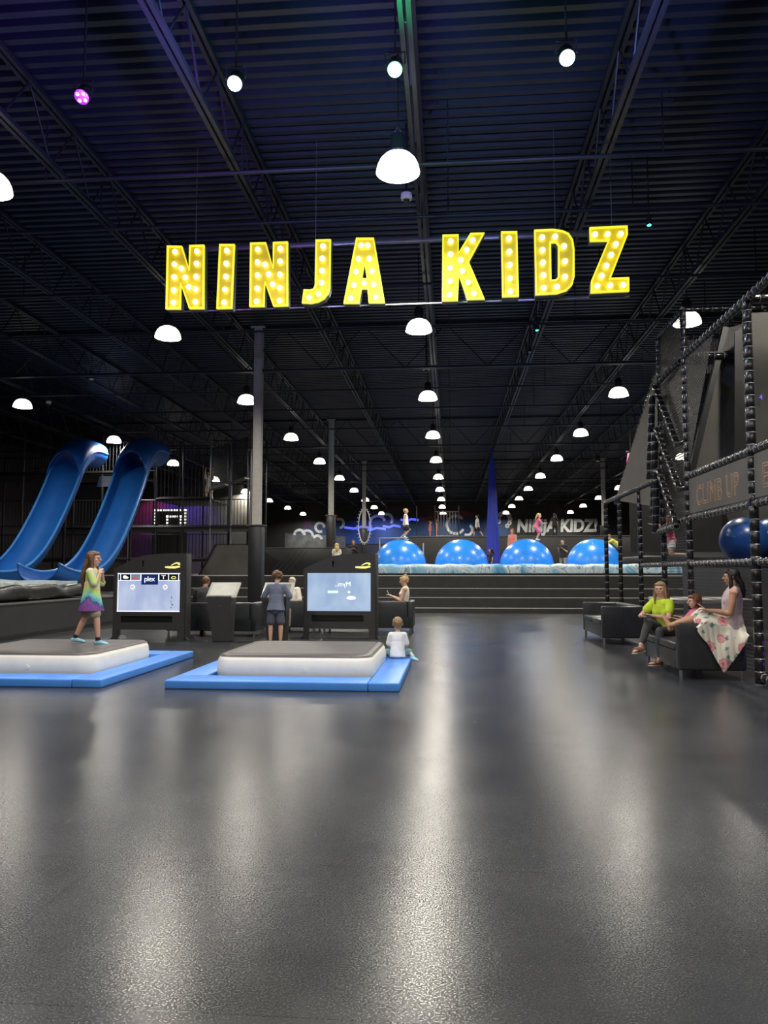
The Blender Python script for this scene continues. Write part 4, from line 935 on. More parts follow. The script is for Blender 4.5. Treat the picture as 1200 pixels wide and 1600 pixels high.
for a, b, w_ in (((1133, 512), (1079, 742), .10), ((1068, 557), (1150, 553), .09)):
    a, b = PY(12.75, a, b); bm = B(); bar(bm, L_(a), L_(b), w_, .09); obj('strut', bm, 'pad_black', cg)
# leaning fabric wing beyond the cage
slab('fabric_wing', [(X1 + .06, 18.2, 3.05), (X1 + .06, 14.6, 2.6), (X1 + .06, 14.25, 5.2)], 'panel_grey', .05)
padded('padded_rail', (X1 + .05, 18.3, 3.0), (X1 + .05, 14.22, 5.3), .04)
# back wall of the cage interior and its decks
slab('inner_wall', [(X1 + 3.2, 24, .1), (X1 + 3.2, 6.5, .1), (X1 + 3.2, 6.5, 4.8), (X1 + 3.2, 24, 3.3)], 'wall_black')
slab('inner_wall', [(X1 + .85, 20.5, 1.9), (X1 + 3.4, 20.5, 1.9), (X1 + 3.4, 20.5, 3.3), (X1 + .85, 20.5, 3.3)], 'wall_black')
bm = B(); P = L_((X1 + .1, 16.2, 1.60)); bx(bm, P.x, P.x + 2.3, P.y, P.y + 2.3, P.z, P.z + .12, .03); obj('deck', bm, 'stage_top', cg)
bm = B(); P = L_((X1 + .1, 14.4, .82)); bx(bm, P.x, P.x + 1.6, P.y, P.y + 1.4, P.z, P.z + .08, .02); obj('deck', bm, 'nosing', cg)
P = L_((X1 + .7, 13.0, 1.46)); bm = B(); bx(bm, P.x, P.x + 2.4, P.y, P.y + 1.5, P.z, P.z + .06, .02); obj('deck', bm, 'stage_black', cg)
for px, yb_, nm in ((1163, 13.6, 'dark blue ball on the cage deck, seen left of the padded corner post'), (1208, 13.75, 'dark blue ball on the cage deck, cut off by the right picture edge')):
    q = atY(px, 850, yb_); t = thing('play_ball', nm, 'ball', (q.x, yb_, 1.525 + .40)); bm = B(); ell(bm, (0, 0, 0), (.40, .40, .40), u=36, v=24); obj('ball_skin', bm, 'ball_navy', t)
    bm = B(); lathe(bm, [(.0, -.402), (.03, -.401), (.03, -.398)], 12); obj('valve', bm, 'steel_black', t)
ld = bpy.data.lights.new('purple_light', 'POINT'); ld.energy = 5; ld.color = (.35, .05, 1); ld.shadow_soft_size = .1
t = thing('floor_light', 'small purple light low inside the cage at the right edge', 'light', (X1 + 1.2, 9.9, .0))
bm = B(); bx(bm, -.1, .1, -.06, .06, 0, .1, .01); obj('housing', bm, 'steel_black', t)
mk('led_violet', (.4, .1, 1), .3, emit=(.4, .1, 1), es=2); bm = B(); bx(bm, -.08, .08, -.04, .04, .1, .11); obj('lens', bm, 'led_violet', t)
lo = bpy.data.objects.new('purple_light', ld); COL.objects.link(lo); lo.parent = t; lo.location = (0, 0, .25)
# ================================================================== PEOPLE
def nz(v): return V(v).normalized()
def rot_to(d, base=(0, 0, 1)): return V(base).rotation_difference(V(d)).to_matrix()
class Fig:
    """Body frame: x right, y forward, z up. Pose given as limb directions."""
    def __init__(s, H, up=(0, 0, 1), thr=(.08, 0, -1), thl=(-.08, 0, -1), shr=(0, -.03, -1), shl=(0, -.03, -1), uar=(.15, 0, -1), ual=(-.15, 0, -1), far=(.05, .15, -1), fal=(-.05, .15, -1),
                 ftr=(0, 1, 0), ftl=(0, 1, 0), head=(0, .05, 1), face=(0, 1, 0), side=(1, 0, 0), hs=1.0, build=1.0, pelvis=None, fem=0.0, hdr=None, hdl=None, curl=.5, legk=1.0):
        s.H, s.hs, s.b, s.fem, s.curl = H, hs, build, fem, curl
        s.up = nz(up); sd = V(side); sd = (sd - s.up * sd.dot(s.up)).normalized(); s.side = sd; s.fwd = s.up.cross(sd).normalized()
        h = H
        s.P = V((0, 0, 0)); s.N = s.P + s.up * .30 * h
        sh = (.105 if fem else .115) * h * build
        s.Sr = s.P + s.up * .275 * h + sd * sh * .92; s.Sl = s.P + s.up * .275 * h - sd * sh * .92
        s.Er = s.Sr + nz(uar) * .165 * h; s.El = s.Sl + nz(ual) * .165 * h
        s.Wr = s.Er + nz(far) * .145 * h; s.Wl = s.El + nz(fal) * .145 * h
        s.Hr = s.P + sd * .052 * h; s.Hl = s.P - sd * .052 * h
        s.Kr = s.Hr + nz(thr) * .235 * h * legk; s.Kl = s.Hl + nz(thl) * .235 * h * legk
        s.Ar = s.Kr + nz(shr) * .235 * h * legk; s.Al = s.Kl + nz(shl) * .235 * h * legk
        s.ftr, s.ftl = nz(ftr), nz(ftl); s.hdr, s.hdl = nz(hdr or far), nz(hdl or fal)
        s.hup = nz(head); f = V(face); f = (f - s.hup * f.dot(s.hup)).normalized(); s.hf = f; s.hr = f.cross(s.hup).normalized()
        s.HC = s.N + s.hup * (.035 * h + .105 * 1.0 * hs)
        s.HR = Matrix((s.hr, s.hf, s.hup)).transposed()
        if pelvis is None:
            low = min(s.Ar.z, s.Al.z) - .042 * h; off = V((0, 0, -low))
        else: off = V(pelvis)
        for k in ('P', 'N', 'Sr', 'Sl', 'Er', 'El', 'Wr', 'Wl', 'Hr', 'Hl', 'Kr', 'Kl', 'Ar', 'Al', 'HC'): setattr(s, k, getattr(s, k) + off)
    def T(s, t, f=0): return s.P + s.up * t * s.H + s.fwd * f * s.H
    def torso(s, bm, g=0.0, t0=-.05, t1=.30, flare=0.0):
        h = s.H; b = s.b
        secs = [(-.05, .070, .055, -.004), (-.01, .094, .070, -.008), (.05, .094 - .004 * s.fem, .066, -.004), (.10, .084 - .010 * s.fem, .058, 0), (.16, .090 - .006 * s.fem, .064, .004), (.22, .100 - .006 * s.fem, .066, .004), (.262, .098 - .006 * s.fem, .056, -.002), (.285, .070, .045, -.005), (.30, .042, .038, -.004)]
        P, R = [], []
        for t, rx, ry, f in secs:
            if t < t0 - .001 or t > t1 + .001: continue
            k = 1 + flare * max(0, (.16 - t) / .2); P.append(s.T(t, f)); R.append(((rx * b * h + g) * k, (ry * b * h + g) * k))
        tube(bm, P, R, 18, side=s.side)
    def limb(s, bm, pts, rad, g=0.0, seg=12): tube(bm, pts, [r * s.H * (s.b * .5 + .5) + g for r in rad], seg)
    def arm(s, bm, S, E, W, g=0, frac=1.0, full=False):
        if full or frac >= 1:
            m1 = S.lerp(E, .45); m2 = E.lerp(W, .35)
            s.limb(bm, [S, m1, E], [.027, .025, .021], g); s.limb(bm, [E, m2, W], [.021, .0215, .0135], g)
        else: s.limb(bm, [S, S.lerp(E, frac * .5), S.lerp(E, frac)], [.031, .031, .031], g)
        ell(bm, S, [.032 * s.H + g] * 3, u=12, v=8)
    def leg(s, bm, Hp, K, A, g=0, frac=2.0, flare=0):
        m = Hp.lerp(K, .4); c = K.lerp(A, .32)
        if frac > 1:
            s.limb(bm, [Hp, m, K], [.050, .046, .032], g)
            e = K.lerp(A, min(1, frac - 1)); s.limb(bm, [K, c, e] if frac > 1.35 else [K, e], [.032, .033, .021] if frac > 1.35 else [.032, .034], g)
        else: s.limb(bm, [Hp, Hp.lerp(K, frac * .5), Hp.lerp(K, frac)], [.053, .051, .047 + flare], g)
    def hand(s, bm, W, d, palmn):
        k = s.H / 1.72 * 1.0; d = nz(d); n = V(palmn); n = (n - d * n.dot(d)).normalized(); sd = d.cross(n).normalized()
        R = Matrix((sd, d, n)).transposed(); c = W + d * .045 * k
        ell(bm, c, (.040 * k, .052 * k, .016 * k), R)
        for i, (o, L) in enumerate(((-.029, .068), (-.010, .078), (.010, .074), (.028, .058))):
            p = W + d * .080 * k + sd * o * k; c_ = s.curl; d1 = nz(d + sd * o * 4 + n * .25 * c_); d2 = nz(d + n * 1.1 * c_); d3 = nz(d + n * 2.6 * c_)
            q = [p, p + d1 * L * .45 * k, p + d1 * L * .45 * k + d2 * L * .32 * k, p + d1 * L * .45 * k + d2 * L * .32 * k + d3 * L * .25 * k]
            tube(bm, q, [.0085 * k, .0082 * k, .0075 * k, .0065 * k], 7)
        tsg = -1; p = W + d * .025 * k + sd * .028 * tsg * k; a = nz(d * .7 + sd * tsg * .8 + n * .3); b = nz(d + sd * tsg * .25 + n * .4)
        tube(bm, [p, p + a * .04 * k, p + a * .04 * k + b * .03 * k], [.012 * k, .010 * k, .008 * k], 7)
    def foot(s, bm, A, f, g=0.0, mi=0):
        h = s.H; up = V((0, 0, 1)); up = (up - f * up.dot(f))
        up = up.normalized() if up.length > .2 else V((0, -1, 0)); sole = A - up * .030 * h
        tube(bm, [sole - f * .028 * h, sole + f * .02 * h + up * .004 * h, sole + f * .07 * h, sole + f * .105 * h - up * .006 * h], [(.019 * h + g, .016 * h + g), (.022 * h + g, .020 * h + g), (.026 * h + g, .014 * h + g), (.021 * h + g, .008 * h + g)], 12, side=f.cross(up))
        tube(bm, [A + up * .01 * h, sole + up * .005 * h], [.0205 * h + g, .022 * h + g], 10)
    def headm(s, bm):
        c, R, k = s.HC, s.HR, s.hs; W = lambda x, y, z: c + R @ V((x * k, y * k, z * k))
        ell(bm, W(0, -.008, .022), (.074 * k, .094 * k, .088 * k), R, 20, 14)
        ell(bm, W(0, .022, -.028), (.060 * k, .066 * k, .074 * k), R, 18, 12)
        ell(bm, W(0, .055, -.082), (.026 * k, .024 * k, .020 * k), R)      # chin
        ell(bm, W(0, .072, .030), (.050 * k, .018 * k, .014 * k), R)       # brow
        tube(bm, [W(0, .086, .022), W(0, .100, .002), W(0, .108, -.014)], [.008 * k, .011 * k, .0145 * k], 8)
        for sg_ in (-1, 1):
            ell(bm, W(sg_ * .036, .060, -.014), (.022 * k, .022 * k, .018 * k), R)   # cheek
            ell(bm, W(sg_ * .076, -.004, .002), (.009 * k, .019 * k, .030 * k), R)   # ear
        ell(bm, W(0, .083, -.048), (.024 * k, .012 * k, .009 * k), R)
    def eyes(s, root):
        c, R, k = s.HC, s.HR, s.hs; W = lambda x, y, z: c + R @ V((x * k, y * k, z * k))
        for sg_ in (-1, 1):
            bm = B(); ell(bm, W(sg_ * .029, .079, .006), (.0125 * k, .007 * k, .0055 * k), R, mi=0); ell(bm, W(sg_ * .029, .0845, .008), (.0068 * k, .0045 * k, .0068 * k), R, mi=1); obj('eye', bm, ['eye_white', 'eye_dark'], root)
            bm = B(); tube(bm, [W(sg_ * .014, .090, .024), W(sg_ * .030, .089, .029), W(sg_ * .045, .080, .024)], .0035 * k, 6); obj('eyebrow', bm, s.hairm, root)
        bm = B(); ell(bm, W(0, .0955, -.048), (.021 * k, .006 * k, .006 * k), R); obj('lips', bm, 'lip', root)
    def hair(s, root, style, m):
        c, R, k = s.HC, s.HR, s.hs; W = lambda x, y, z: c + R @ V((x * k, y * k, z * k)); bm = B()
        ell(bm, W(0, -.024, .034), (.084 * k, .094 * k, .088 * k), R, 24, 16)
        ell(bm, W(0, .040, .078), (.062 * k, .048 * k, .032 * k), R)
        if style == 'short': ell(bm, W(0, -.045, -.008), (.072 * k, .06 * k, .058 * k), R)
        if style == 'curly':
            rnd = random.Random(3)
            for q in range(70):
                a = rnd.uniform(0, 2 * PI); z = rnd.uniform(-.4, 1); r = math.sqrt(max(0, 1 - z * z)); x, y = r * math.cos(a), r * math.sin(a)
                if y > .35 and z < .35: continue
                ell(bm, W(x * .098, -.026 + y * .106, .034 + z * .100), [.022 * k] * 3, u=8, v=6)
        if style in ('long', 'longback', 'bob', 'verylong'):
            L = {'long': .24, 'longback': .26, 'bob': .12, 'verylong': .42}[style]
            dn = V((0, 0, -1)); back = -s.fwd
            b0 = W(0, -.065, -.01); bo = .075 if L > .2 else .0; tube(bm, [b0, b0 + dn * L * .3 * k + back * bo * .7, b0 + dn * L * .65 * k + back * bo, b0 + dn * L * k + back * bo], [(.075 * k, .045 * k), (.085 * k, .036 * k), (.078 * k, .03 * k), (.04 * k, .018 * k)], 16, side=s.hr)
            for sg_ in (-1, 1):
                b1 = W(sg_ * .068, .012, .02); e = b1 + dn * L * .5 * k + R @ V((sg_ * .012, -.002, 0)); f_ = b1 + dn * L * .95 * k + s.fwd * .02
                tube(bm, [W(sg_ * .05, .03, .08), b1, e, f_], [.020 * k, .026 * k, .028 * k, .012 * k], 10)
        if style in ('bun',):
            ell(bm, W(0, -.07, .115), (.042 * k, .042 * k, .045 * k), R); ell(bm, W(0, -.06, -.03), (.05 * k, .05 * k, .05 * k), R); tube(bm, [W(0, -.10, .10), W(0, -.135, .04), W(0, -.13, -.02)], [.02 * k, .012 * k, .006 * k], 8)
        if style == 'ponytail':
            tube(bm, [W(0, -.10, .05), W(0, -.16, .02), W(0, -.17, -.10), W(0, -.14, -.2)], [.03 * k, .032 * k, .03 * k, .012 * k], 10)
        bm = fuse(bm, .010 if s.near else .016, 1)
        for v in bm.verts: n_ = NZ.noise(V((v.co.x * 60, v.co.y * 60, v.co.z * 14))); v.co += (v.co - s.HC).normalized() * n_ * .004
        obj('hair', bm, m, root, ang=80)

def person(label, loc, yaw, fig, skin, hair, style, top=None, sleeve=.5, toplen=-.02, bottom=None, blen=.9, shoe=None, near=True, vox=None, flare=0.0, group=None, holds=None, neckline=.285, topflare=0.0, sock=None, barefoot=False):
    s = fig; s.near = near; s.hairm = hair; t = thing('person', label, 'person', loc, yaw, group); vx = vox or (.0085 if near else .014)
    bm = B(); s.torso(bm)
    if s.fem:
        for sg_ in (-1, 1): ell(bm, s.T(.205, .045) + s.side * sg_ * .043 * s.H, (.030 * s.H, .026 * s.H, .032 * s.H))
    tube(bm, [s.T(.27), s.N, s.HC - s.hup * .03 * s.hs], [.040 * s.H, .031 * s.H, .033 * s.H], 12)
    tube(bm, [s.Sl, s.T(.272), s.Sr], [.034 * s.H, .040 * s.H, .034 * s.H], 12)
    s.arm(bm, s.Sr, s.Er, s.Wr); s.arm(bm, s.Sl, s.El, s.Wl); s.leg(bm, s.Hr, s.Kr, s.Ar); s.leg(bm, s.Hl, s.Kl, s.Al)
    s.foot(bm, s.Ar, s.ftr); s.foot(bm, s.Al, s.ftl)
    pn = s.fwd * .3 + V((0, 0, -1)); 
    s.hand(bm, s.Wr, s.hdr, -s.side if abs(s.hdr.z) > .7 else pn * 1); s.hand(bm, s.Wl, s.hdl, s.side if abs(s.hdl.z) > .7 else pn * 1)
    s.headm(bm); bm = fuse(bm, vx if not near else .007, 2); obj('body', bm, skin, t, ang=80)
    if near: s.eyes(t)
    if style: s.hair(t, style, hair)
    if top:
        bm = B(); g = .010 + .003 * s.H; s.torso(bm, g, max(toplen, -.05), neckline, topflare)
        if s.fem:
            for sg_ in (-1, 1): ell(bm, s.T(.205, .045) + s.side * sg_ * .043 * s.H, (.030 * s.H + g, .026 * s.H + g, .032 * s.H + g))
        if toplen < -.03: tube(bm, [s.T(.16), s.T(.05), s.T(toplen)], [(.092 * s.H + g, .066 * s.H + g), (.098 * s.H + g, .078 * s.H + g), ((.104 + topflare) * s.H + g * 1.5, (.086 + topflare) * s.H + g * 1.5)], 18, side=s.side, rnd=False)
        if sleeve > 0:
            for a, b, c_ in ((s.Sr, s.Er, s.Wr), (s.Sl, s.El, s.Wl)):
                if sleeve > 1: s.arm(bm, a, b, c_, g, full=True)
                else: s.arm(bm, a, b, c_, g, sleeve)
            tube(bm, [s.Sl, s.T(.272), s.Sr], [.034 * s.H + g, .038 * s.H + g, .034 * s.H + g], 12)
        else:
            for sg_ in (-1, 1): tube(bm, [s.T(.20, -.05) + s.side * sg_ * .05 * s.H, s.T(.292, 0) + s.side * sg_ * .058 * s.H, s.T(.22, .06) + s.side * sg_ * .05 * s.H], .014 * s.H, 8)
        bm = fuse(bm, .010 if near else .016, 2)
        if near:
            for v in bm.verts: n_ = NZ.noise(V((v.co.x * 9, v.co.y * 9, v.co.z * 5))); v.co += v.co.normalized() * 0 + s.fwd * n_ * .006
        obj('top', bm, top, t, ang=80)
    if bottom:
        bm = B(); g = .007 + .002 * s.H; s.torso(bm, g, -.05, .05)
        for a, b, c_ in ((s.Hr, s.Kr, s.Ar), (s.Hl, s.Kl, s.Al)): s.leg(bm, a, b, c_, g, blen, .006)
        bm = fuse(bm, .010 if near else .016, 2); obj('trousers' if blen > 1.2 else 'shorts', bm, bottom, t, ang=80)
    for A_, f_, K_ in ((s.Ar, s.ftr, s.Kr), (s.Al, s.ftl, s.Kl)):
        if shoe == 'sandal':
            up = V((0, 0, 1)); up = (up - f_ * up.dot(f_)).normalized(); h = s.H; so = A_ - up * .052 * h; bm = B()
            tube(bm, [so - f_ * .03 * h, so + f_ * .04 * h, so + f_ * .11 * h], [(.024 * h, .006 * h), (.026 * h, .006 * h), (.026 * h, .006 * h)], 12, side=f_.cross(up)); sd = obj('sandal', bm, 'sole', t)
            for q, w_ in ((.075, .026), (.04, .026)):
                bm = B(); c_ = A_ - up * .03 * h + f_ * q * h; sdv = f_.cross(up); tube(bm, [c_ + (sdv * math.cos(a) * (w_ + .004) + up * math.sin(a) * .021) * h for a in [PI * k / 8 for k in range(9)]], [(.012 * h, .004 * h)] * 9, 8); obj('strap', bm, 'sandal', sd)
        elif shoe:
            bm = B(); s.foot(bm, A_, f_, .006); bm = fuse(bm, .007 if near else .012, 1); obj('shoe', bm, shoe, t, ang=80)
        if sock:
            bm = B(); q = A_.lerp(K_, .10); tube(bm, [A_, q], [.028 * s.H, .027 * s.H], 12); obj('sock_cuff', bm, sock, t)
    return t, s

# 1 girl walking on the left mattress (faces +X)
f = Fig(1.34, up=(0, .02, 1), thr=(.02, .35, -1), thl=(-.02, -.38, -1), shr=(0, .08, -1), shl=(0, -.45, -1), uar=(.12, .42, -1), ual=(-.16, .50, -1), far=(-.42, .22, 1), fal=(.5, .10, .9), hdr=(-.5, .1, .8), hdl=(.5, 0, .8), ftr=(0, 1, -.05), ftl=(0, 1, -.12), head=(0, .04, 1), face=(.15, 1, -.05), hs=1.02, curl=.8)
person('girl in a tie-dye shirt and khaki shorts walking on the left mattress', (-5.22, 10.86, .358), -PI / 2 + .15, f, 'skin_fair', 'hair_brown', 'verylong', 'tie_dye', .85, -.15, 'cloth_khaki', .82, 'sock_blue', topflare=.036, sock='cloth_black')
# 2 boy at the tablet
f = Fig(1.40, up=(0, .10, 1), thr=(.07, .02, -1), thl=(-.09, .02, -1), uar=(.58, .18, -1), ual=(-.58, .18, -1), far=(-.35, 1, -.05), fal=(.35, 1, -.05), head=(0, .35, 1), face=(0, 1, -.4), hs=.98)
person('curly-haired boy in a grey-blue tee and shorts leaning on the tablet stand', (-3.36, 14.68, 0), .0, f, 'skin_fair', 'hair_brown', 'curly', 'cloth_slate', .95, -.05, 'cloth_denim', .88, 'cloth_black', topflare=.012)
# 3 toddler sitting on the blue pad
f = Fig(.98, up=(0, .06, 1), thr=(.55, .85, -.05), thl=(-.5, .85, -.05), shr=(.25, -1, -.15), shl=(-.2, -1, -.15), uar=(.25, .15, -1), ual=(-.25, .15, -1), far=(-.2, .8, -.3), fal=(.2, .8, -.3), ftr=(.6, -.6, -.1), ftl=(-.5, -.5, 0), head=(0, .12, 1), hs=.94, pelvis=(0, 0, .075))
person('small blond child in a white tee sitting on the blue floor pad, seen from behind', (-.80, 11.62, .105), .03, f, 'skin_light', 'hair_dirty', 'short', 'cloth_white', .85, -.06, 'cloth_teal', 1.0, 'sock_blue', topflare=.0)
# 4 man in charcoal shirt
f = Fig(1.74, up=(0, .12, 1), thr=(.12, 1, -.05), thl=(-.12, 1, -.05), uar=(.2, .3, -1), ual=(-.2, .3, -1), far=(-.3, .9, .0), fal=(.3, .9, .0), head=(.06, .35, 1), face=(.1, 1, -.5), pelvis=(0, 0, .10), hs=.98)
person('man with short brown hair in a charcoal tee sitting on the sofa, seen from behind', (-5.42, 16.62, .40), .05, f, 'skin_tan', 'hair_brown', 'short', 'cloth_charcoal', .8, -.03, 'cloth_black', 1.95, 'cloth_black', near=True)
# 5 pale-haired person
f = Fig(1.66, up=(.10, -.1, 1), thr=(.2, 1, .0), thl=(-.1, 1, 0), uar=(.5, .3, -.8), ual=(-.3, .2, -1), far=(.7, .5, -.25), fal=(.3, .9, -.1), head=(-.15, .1, 1), face=(-.1, 1, -.3), pelvis=(0, 0, .10), hs=.98)
person('pale-haired person in a cream shirt leaning on the chair beside the boy', (-3.72, 17.9, .40), PI - .3, f, 'skin_light', 'hair_pale', 'short', 'cloth_cream', .9, -.03, 'cloth_khaki', 1.9, 'cloth_black')
# 6 woman with bun and phone (faces -X)
f = Fig(1.66, up=(0, -.10, 1), thr=(.1, 1, .12), thl=(-.05, 1, .10), shr=(0, 1, -.25), shl=(0, 1, -.3), uar=(.10, .35, -1), ual=(-.1, .35, -1), far=(-.25, .9, .42), fal=(.25, .9, .42), head=(0, .25, 1), face=(0, 1, -.45), pelvis=(0, 0, .11), fem=1, build=.92, hs=.96)
t6, s6 = person('blond woman with a bun looking at her phone on the sofa', (-1.10, 17.95, .42), PI / 2, f, 'skin_fair', 'hair_blond', 'bun', 'cloth_cream', 0, -.03, 'cloth_black', 1.95, 'cloth_black')
hp = (s6.Wr + s6.Wl) / 2 + s6.hdr * .10; wp = Matrix.Rotation(PI / 2, 3, 'Z') @ hp + V((-1.10, 17.95, .42))
def phone(P, rz, tilt, label):
    t = thing('phone', label, 'phone', P, rz); R = Matrix.Rotation(tilt, 3, 'X')
    bm = B(); bx(bm, -.038, .038, -.005, .005, -.075, .075, .004); bmesh.ops.rotate(bm, verts=bm.verts, matrix=R); obj('case', bm, 'white_plastic', t)
    bm = B(); bx(bm, -.034, .034, -.0065, -.0055, -.068, .068); bmesh.ops.rotate(bm, verts=bm.verts, matrix=R); obj('screen', bm, 'phone', t)
phone(wp + V((0, 0, .03)), PI / 2, -.5, 'pale phone in the hands of the blond woman with the bun')
# 7 woman in lime top, seated on the far end of the near sofa, legs crossed towards the aisle (faces -X / camera)
f = Fig(1.68, up=(-.02, .36, 1), thr=(-.06, .95, .42), thl=(-.16, 1, .12), shr=(-.12, .62, -.9), shl=(-.05, .10, -1), uar=(.50, .50, -.75), ual=(-.40, .60, -.75), far=(-.85, .75, .10), fal=(.85, .65, .16), ftr=(-.1, .95, -.1), ftl=(.1, 1, 0), head=(0, .05, 1), face=(-.45, 1, -.02), pelvis=(0, 0, .10), fem=1, build=.9, hs=.98)
person('blond woman in a lime top and dark leggings sitting with crossed legs and sandals', (3.22, 11.80, .40), PI - .95, f, 'skin_fair', 'hair_dirty', 'long', 'cloth_lime', .55, -.02, 'cloth_charcoal', 1.9, 'sandal')
# 8 little girl with bob
f = Fig(1.05, up=(0, .05, 1), thr=(.1, 1, -.1), thl=(-.1, 1, -.1), uar=(.2, .6, -.7), ual=(-.15, .7, -.5), far=(-.1, 1, .3), fal=(.1, 1, .35), head=(0, .12, 1), face=(0, 1, -.25), pelvis=(0, 0, .07), hs=.90)
person('small girl with a red-brown bob sitting between the two women', (3.40, 11.05, .47), PI / 2 + .1, f, 'skin_light', 'hair_red', 'bob', 'cloth_pink', .8, -.05, 'cloth_black', .9, 'cloth_black')
# 9 woman in floral skirt (faces -X), sitting high on the near arm corner, legs stretched along the sofa
f = Fig(1.66, up=(.0, -.06, 1), thr=(.10, 1, .38), thl=(-.02, 1, .34), shr=(.22, 1, -.36), shl=(.16, 1, -.30), uar=(.10, .12, -1), ual=(-.1, .25, -1), far=(-.10, 1, .12), fal=(.12, 1, .15), ftr=(.25, .5, .75), ftl=(.2, .35, .85), head=(0, .10, 1), face=(-.02, 1, -.22), pelvis=(0, 0, .10), fem=1, build=1.06, hs=.97, curl=.8)
P9 = V((3.66, 10.48, .57)); R9 = PI / 2 - .28
t9, s9 = person('dark-haired woman in a mauve tank top and floral skirt sitting on the sofa arm', P9, R9, f, 'skin_tan', 'hair_dark', 'longback', 'cloth_mauve', 0, -.02, None, shoe=None)
# her skirt: over thighs and knees, hanging over the near arm of the sofa
M9 = Matrix.Translation(P9) @ Matrix.Rotation(R9, 4, 'Z'); I9 = M9.inverted()
hipw = M9 @ s9.P; kn = M9 @ ((s9.Kr + s9.Kl) / 2)
bm = B()
NU, NV = 44, 34
drop = lambda u: .04 + .60 * max(0, 1 - abs(2 * u - 1)) ** .85
def skirt(u, v):
    # u: along the legs (0 hip .. 1 shin), v: 0 far side over the legs .. 1 hem hanging on the camera side
    tipk = kn + V((-.14, .03, -.06)); x = hipw.x + .12 + (tipk.x - hipw.x - .12) * u
    top = hipw.z + .085 + (kn.z - hipw.z + .04) * min(1, u / .80) - max(0, u - .80) * .55
    top += .05 * math.sin(min(1, u / .8) * PI) * .4
    yt = hipw.y + (kn.y - hipw.y) * u
    if v < .42:
        k = v / .42; a = PI * (1 - k); y = yt - .19 * -math.cos(a) if False else yt + .19 * math.cos(PI * k); z = top - .13 + .15 * math.sin(PI * (.12 + .88 * k) * .5 + 0) if k < .5 else top + .02 * math.sin(PI * k)
        z = top - .14 * (abs(math.cos(PI * k)) ** 2.5)
    else:
        k = (v - .42) / .58; y = yt - .19 - .05 * k - .03 * math.sin(k * PI); z = top - .14 - drop(u) * k
        y = min(y, 10.335 - .02)
    fold = .014 * math.sin(u * 26 + v * 3) * max(0, v - .35) * 1.6
    return I9 @ V((x, y - abs(fold), z))
grid(bm, NU, NV, skirt)
bm = baked(bm, [('SOLIDIFY', dict(thickness=.008, offset=-1)), ('SUBSURF', dict(levels=1))]); obj('skirt', bm, 'floral', t9, ang=80)
hp = (s9.Wr + s9.Wl) / 2 + s9.hdr * .09; phone(M9 @ hp + V((0, 0, .03)), R9, -.9, 'pale phone held by the woman in the floral skirt')
# ---------------------------------------------------------- people further back
def far(label, px, py, Y_, H, yaw, skin='skin_fair', hair='hair_brown', style='short', top='cloth_white', sleeve=.6, bottom='cloth_black', blen=.8, shoe='cloth_black', pz=None, z=None, **kw):
    p = atY(px, py, Y_); loc = V((p.x, Y_, p.z if z is None else z)); return person(label, loc, yaw, Fig(H, **kw), skin, hair, style, top, sleeve, -.04, bottom, blen, shoe, near=False)
zb1 = 1.63 + 1.06
far('blond child in a white top and black shorts walking on the leftmost ball', 634, 845, 31, 1.25, -PI / 2, hair='hair_blond', top='cloth_white', sleeve=0, shoe='cloth_white', z=zb1 - .01, thr=(0, .45, -1), thl=(0, -.05, -1), shr=(0, -.7, -1), uar=(.1, -.3, -1), ual=(-.1, -.3, -1), hs=.95)
far('child in a pink outfit with long blond hair crouching on the third ball', 838, 843, 31, 1.12, -PI / 2, hair='hair_blond', style='long', top='cloth_pink', bottom='cloth_pink', blen=.9, shoe='cloth_white', z=zb1 - .05, up=(0, .35, 1), thr=(.05, .6, -1), thl=(-.05, .5, -1), shr=(0, -.5, -1), shl=(0, -.45, -1), uar=(.1, .6, -.8), ual=(-.1, .6, -.8), far=(0, 1, .1), fal=(0, 1, .1), hs=.92)
far('child in a yellow shirt leaning over the rightmost ball', 956, 850, 31.5, 1.2, PI / 2, top='cloth_yellow', sleeve=1.5, z=2.38, up=(0, .9, .75), thr=(.1, .2, -1), thl=(-.1, .1, -1), uar=(.3, .9, -.4), ual=(-.3, .9, -.4), far=(0, 1, -.3), fal=(0, 1, -.3), pelvis=(-.1, -.25, .05), head=(0, .7, .8), hs=.92)
far('brown-haired woman in a light top standing behind the third ball', 801, 880, 33.6, 1.62, 2.6, hair='hair_brown', style='long', top='cloth_coral', sleeve=0, bottom='cloth_black', blen=1.9, z=ST + .41, fem=1)
far('person in a black top standing between the third and fourth ball', 880, 880, 34, 1.58, 2.4, hair='hair_dark', top='cloth_black', bottom='cloth_grey', blen=1.9, z=ST, fal=(.4, .7, .6), far=(-.4, .7, .6))
far('dark-haired child holding the foot of the blue silk', 767, 880, 38.5, 1.28, 2.0, hair='hair_dark', style='long', top='cloth_black', bottom='cloth_blue', blen=1.9, z=ST, uar=(.3, .6, -.5), far=(0, .6, .8))
far('person in a white shirt striding on the far platform', 746, 838, 47, 1.5, PI / 2, hair='hair_dark', top='cloth_white', z=3.42, thr=(0, .6, -1), thl=(0, -.5, -1), shl=(0, -.7, -1), shr=(0, .1, -1))
far('child in coral standing by the railing, the right one of the pair', 682, 836, 47, 1.1, PI / 2, top='cloth_coral', bottom='cloth_coral', blen=1.3, z=3.42, hs=.9)
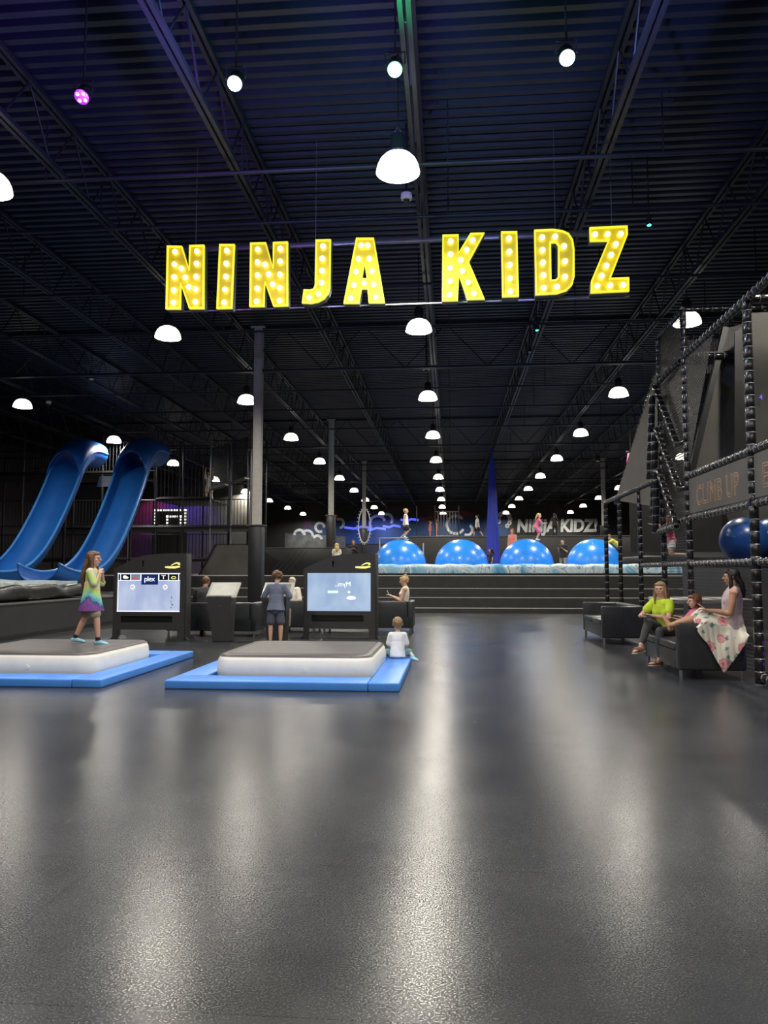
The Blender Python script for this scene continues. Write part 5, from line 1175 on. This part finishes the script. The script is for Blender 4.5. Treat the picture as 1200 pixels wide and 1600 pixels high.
far('child in coral standing by the railing, the left one of the pair', 672, 836, 47.3, 1.05, -PI / 2, top='cloth_coral', bottom='cloth_coral', blen=1.3, z=3.42, hs=.9)
far('blond child in a cream top standing behind the middle kiosk', 526, 880, 29.6, 1.22, .3, hair='hair_blond', style='long', top='cloth_cream', bottom='cloth_black', z=ST, hs=.95)
far('adult in a black hooded top standing on the stage below the aerial hoop', 552, 880, 35, 1.62, PI, hair='hair_brown', style='long', top='cloth_black', sleeve=1.5, bottom='cloth_black', blen=1.9, z=ST, fal=(.5, .5, .5), far=(-.5, .5, .5))
far('person in a white shirt sitting low behind the top of the middle kiosk', 541, 880, 32.6, 1.1, PI, hair='hair_dark', top='cloth_white', z=ST, hs=.9)
far('child in a dark top walking behind the third ball in front of the mural', 867, 838, 46.5, 1.45, .4, hair='hair_dark', style='long', top='cloth_black', bottom='cloth_black', blen=1.9, z=3.42)
# kneeling child in the cage, facing left
p = atY(1050, 868, 17.3)
person('child in a pink top and white shorts kneeling on the cage deck, reaching out', (p.x, 17.3, 1.72), PI / 2, Fig(1.15, up=(0, .12, 1), thr=(.06, .05, -1), thl=(-.06, .05, -1), shr=(0, -1, -.05), shl=(0, -1, -.05), ftr=(0, -1, -.1), ftl=(0, -1, -.1), uar=(.15, .9, .1), ual=(-.15, .9, .1), far=(0, 1, .35), fal=(0, 1, .2), hs=.9, pelvis=(0, 0, .33)), 'skin_light', 'hair_red', 'long', 'cloth_pink', .7, -.01, 'cloth_white', .5, None, near=False)
# child hanging in the tower
p = atY(326, 795, 31.5)
person('child in a grey top hanging by the arms inside the black tower', (p.x, 31.5, 4.36), .3, Fig(1.25, thr=(.15, .3, -1), thl=(-.1, -.2, -1), shl=(0, -.5, -1), shr=(.2, .1, -1), uar=(.1, 0, 1), ual=(-.1, 0, 1), far=(0, 0, 1), fal=(0, 0, 1), hs=.92, hdr=(0, 0, 1), hdl=(0, 0, 1)), 'skin_fair', 'hair_brown', 'short', 'cloth_grey', .6, -.03, 'cloth_khaki', .8, None, near=False)
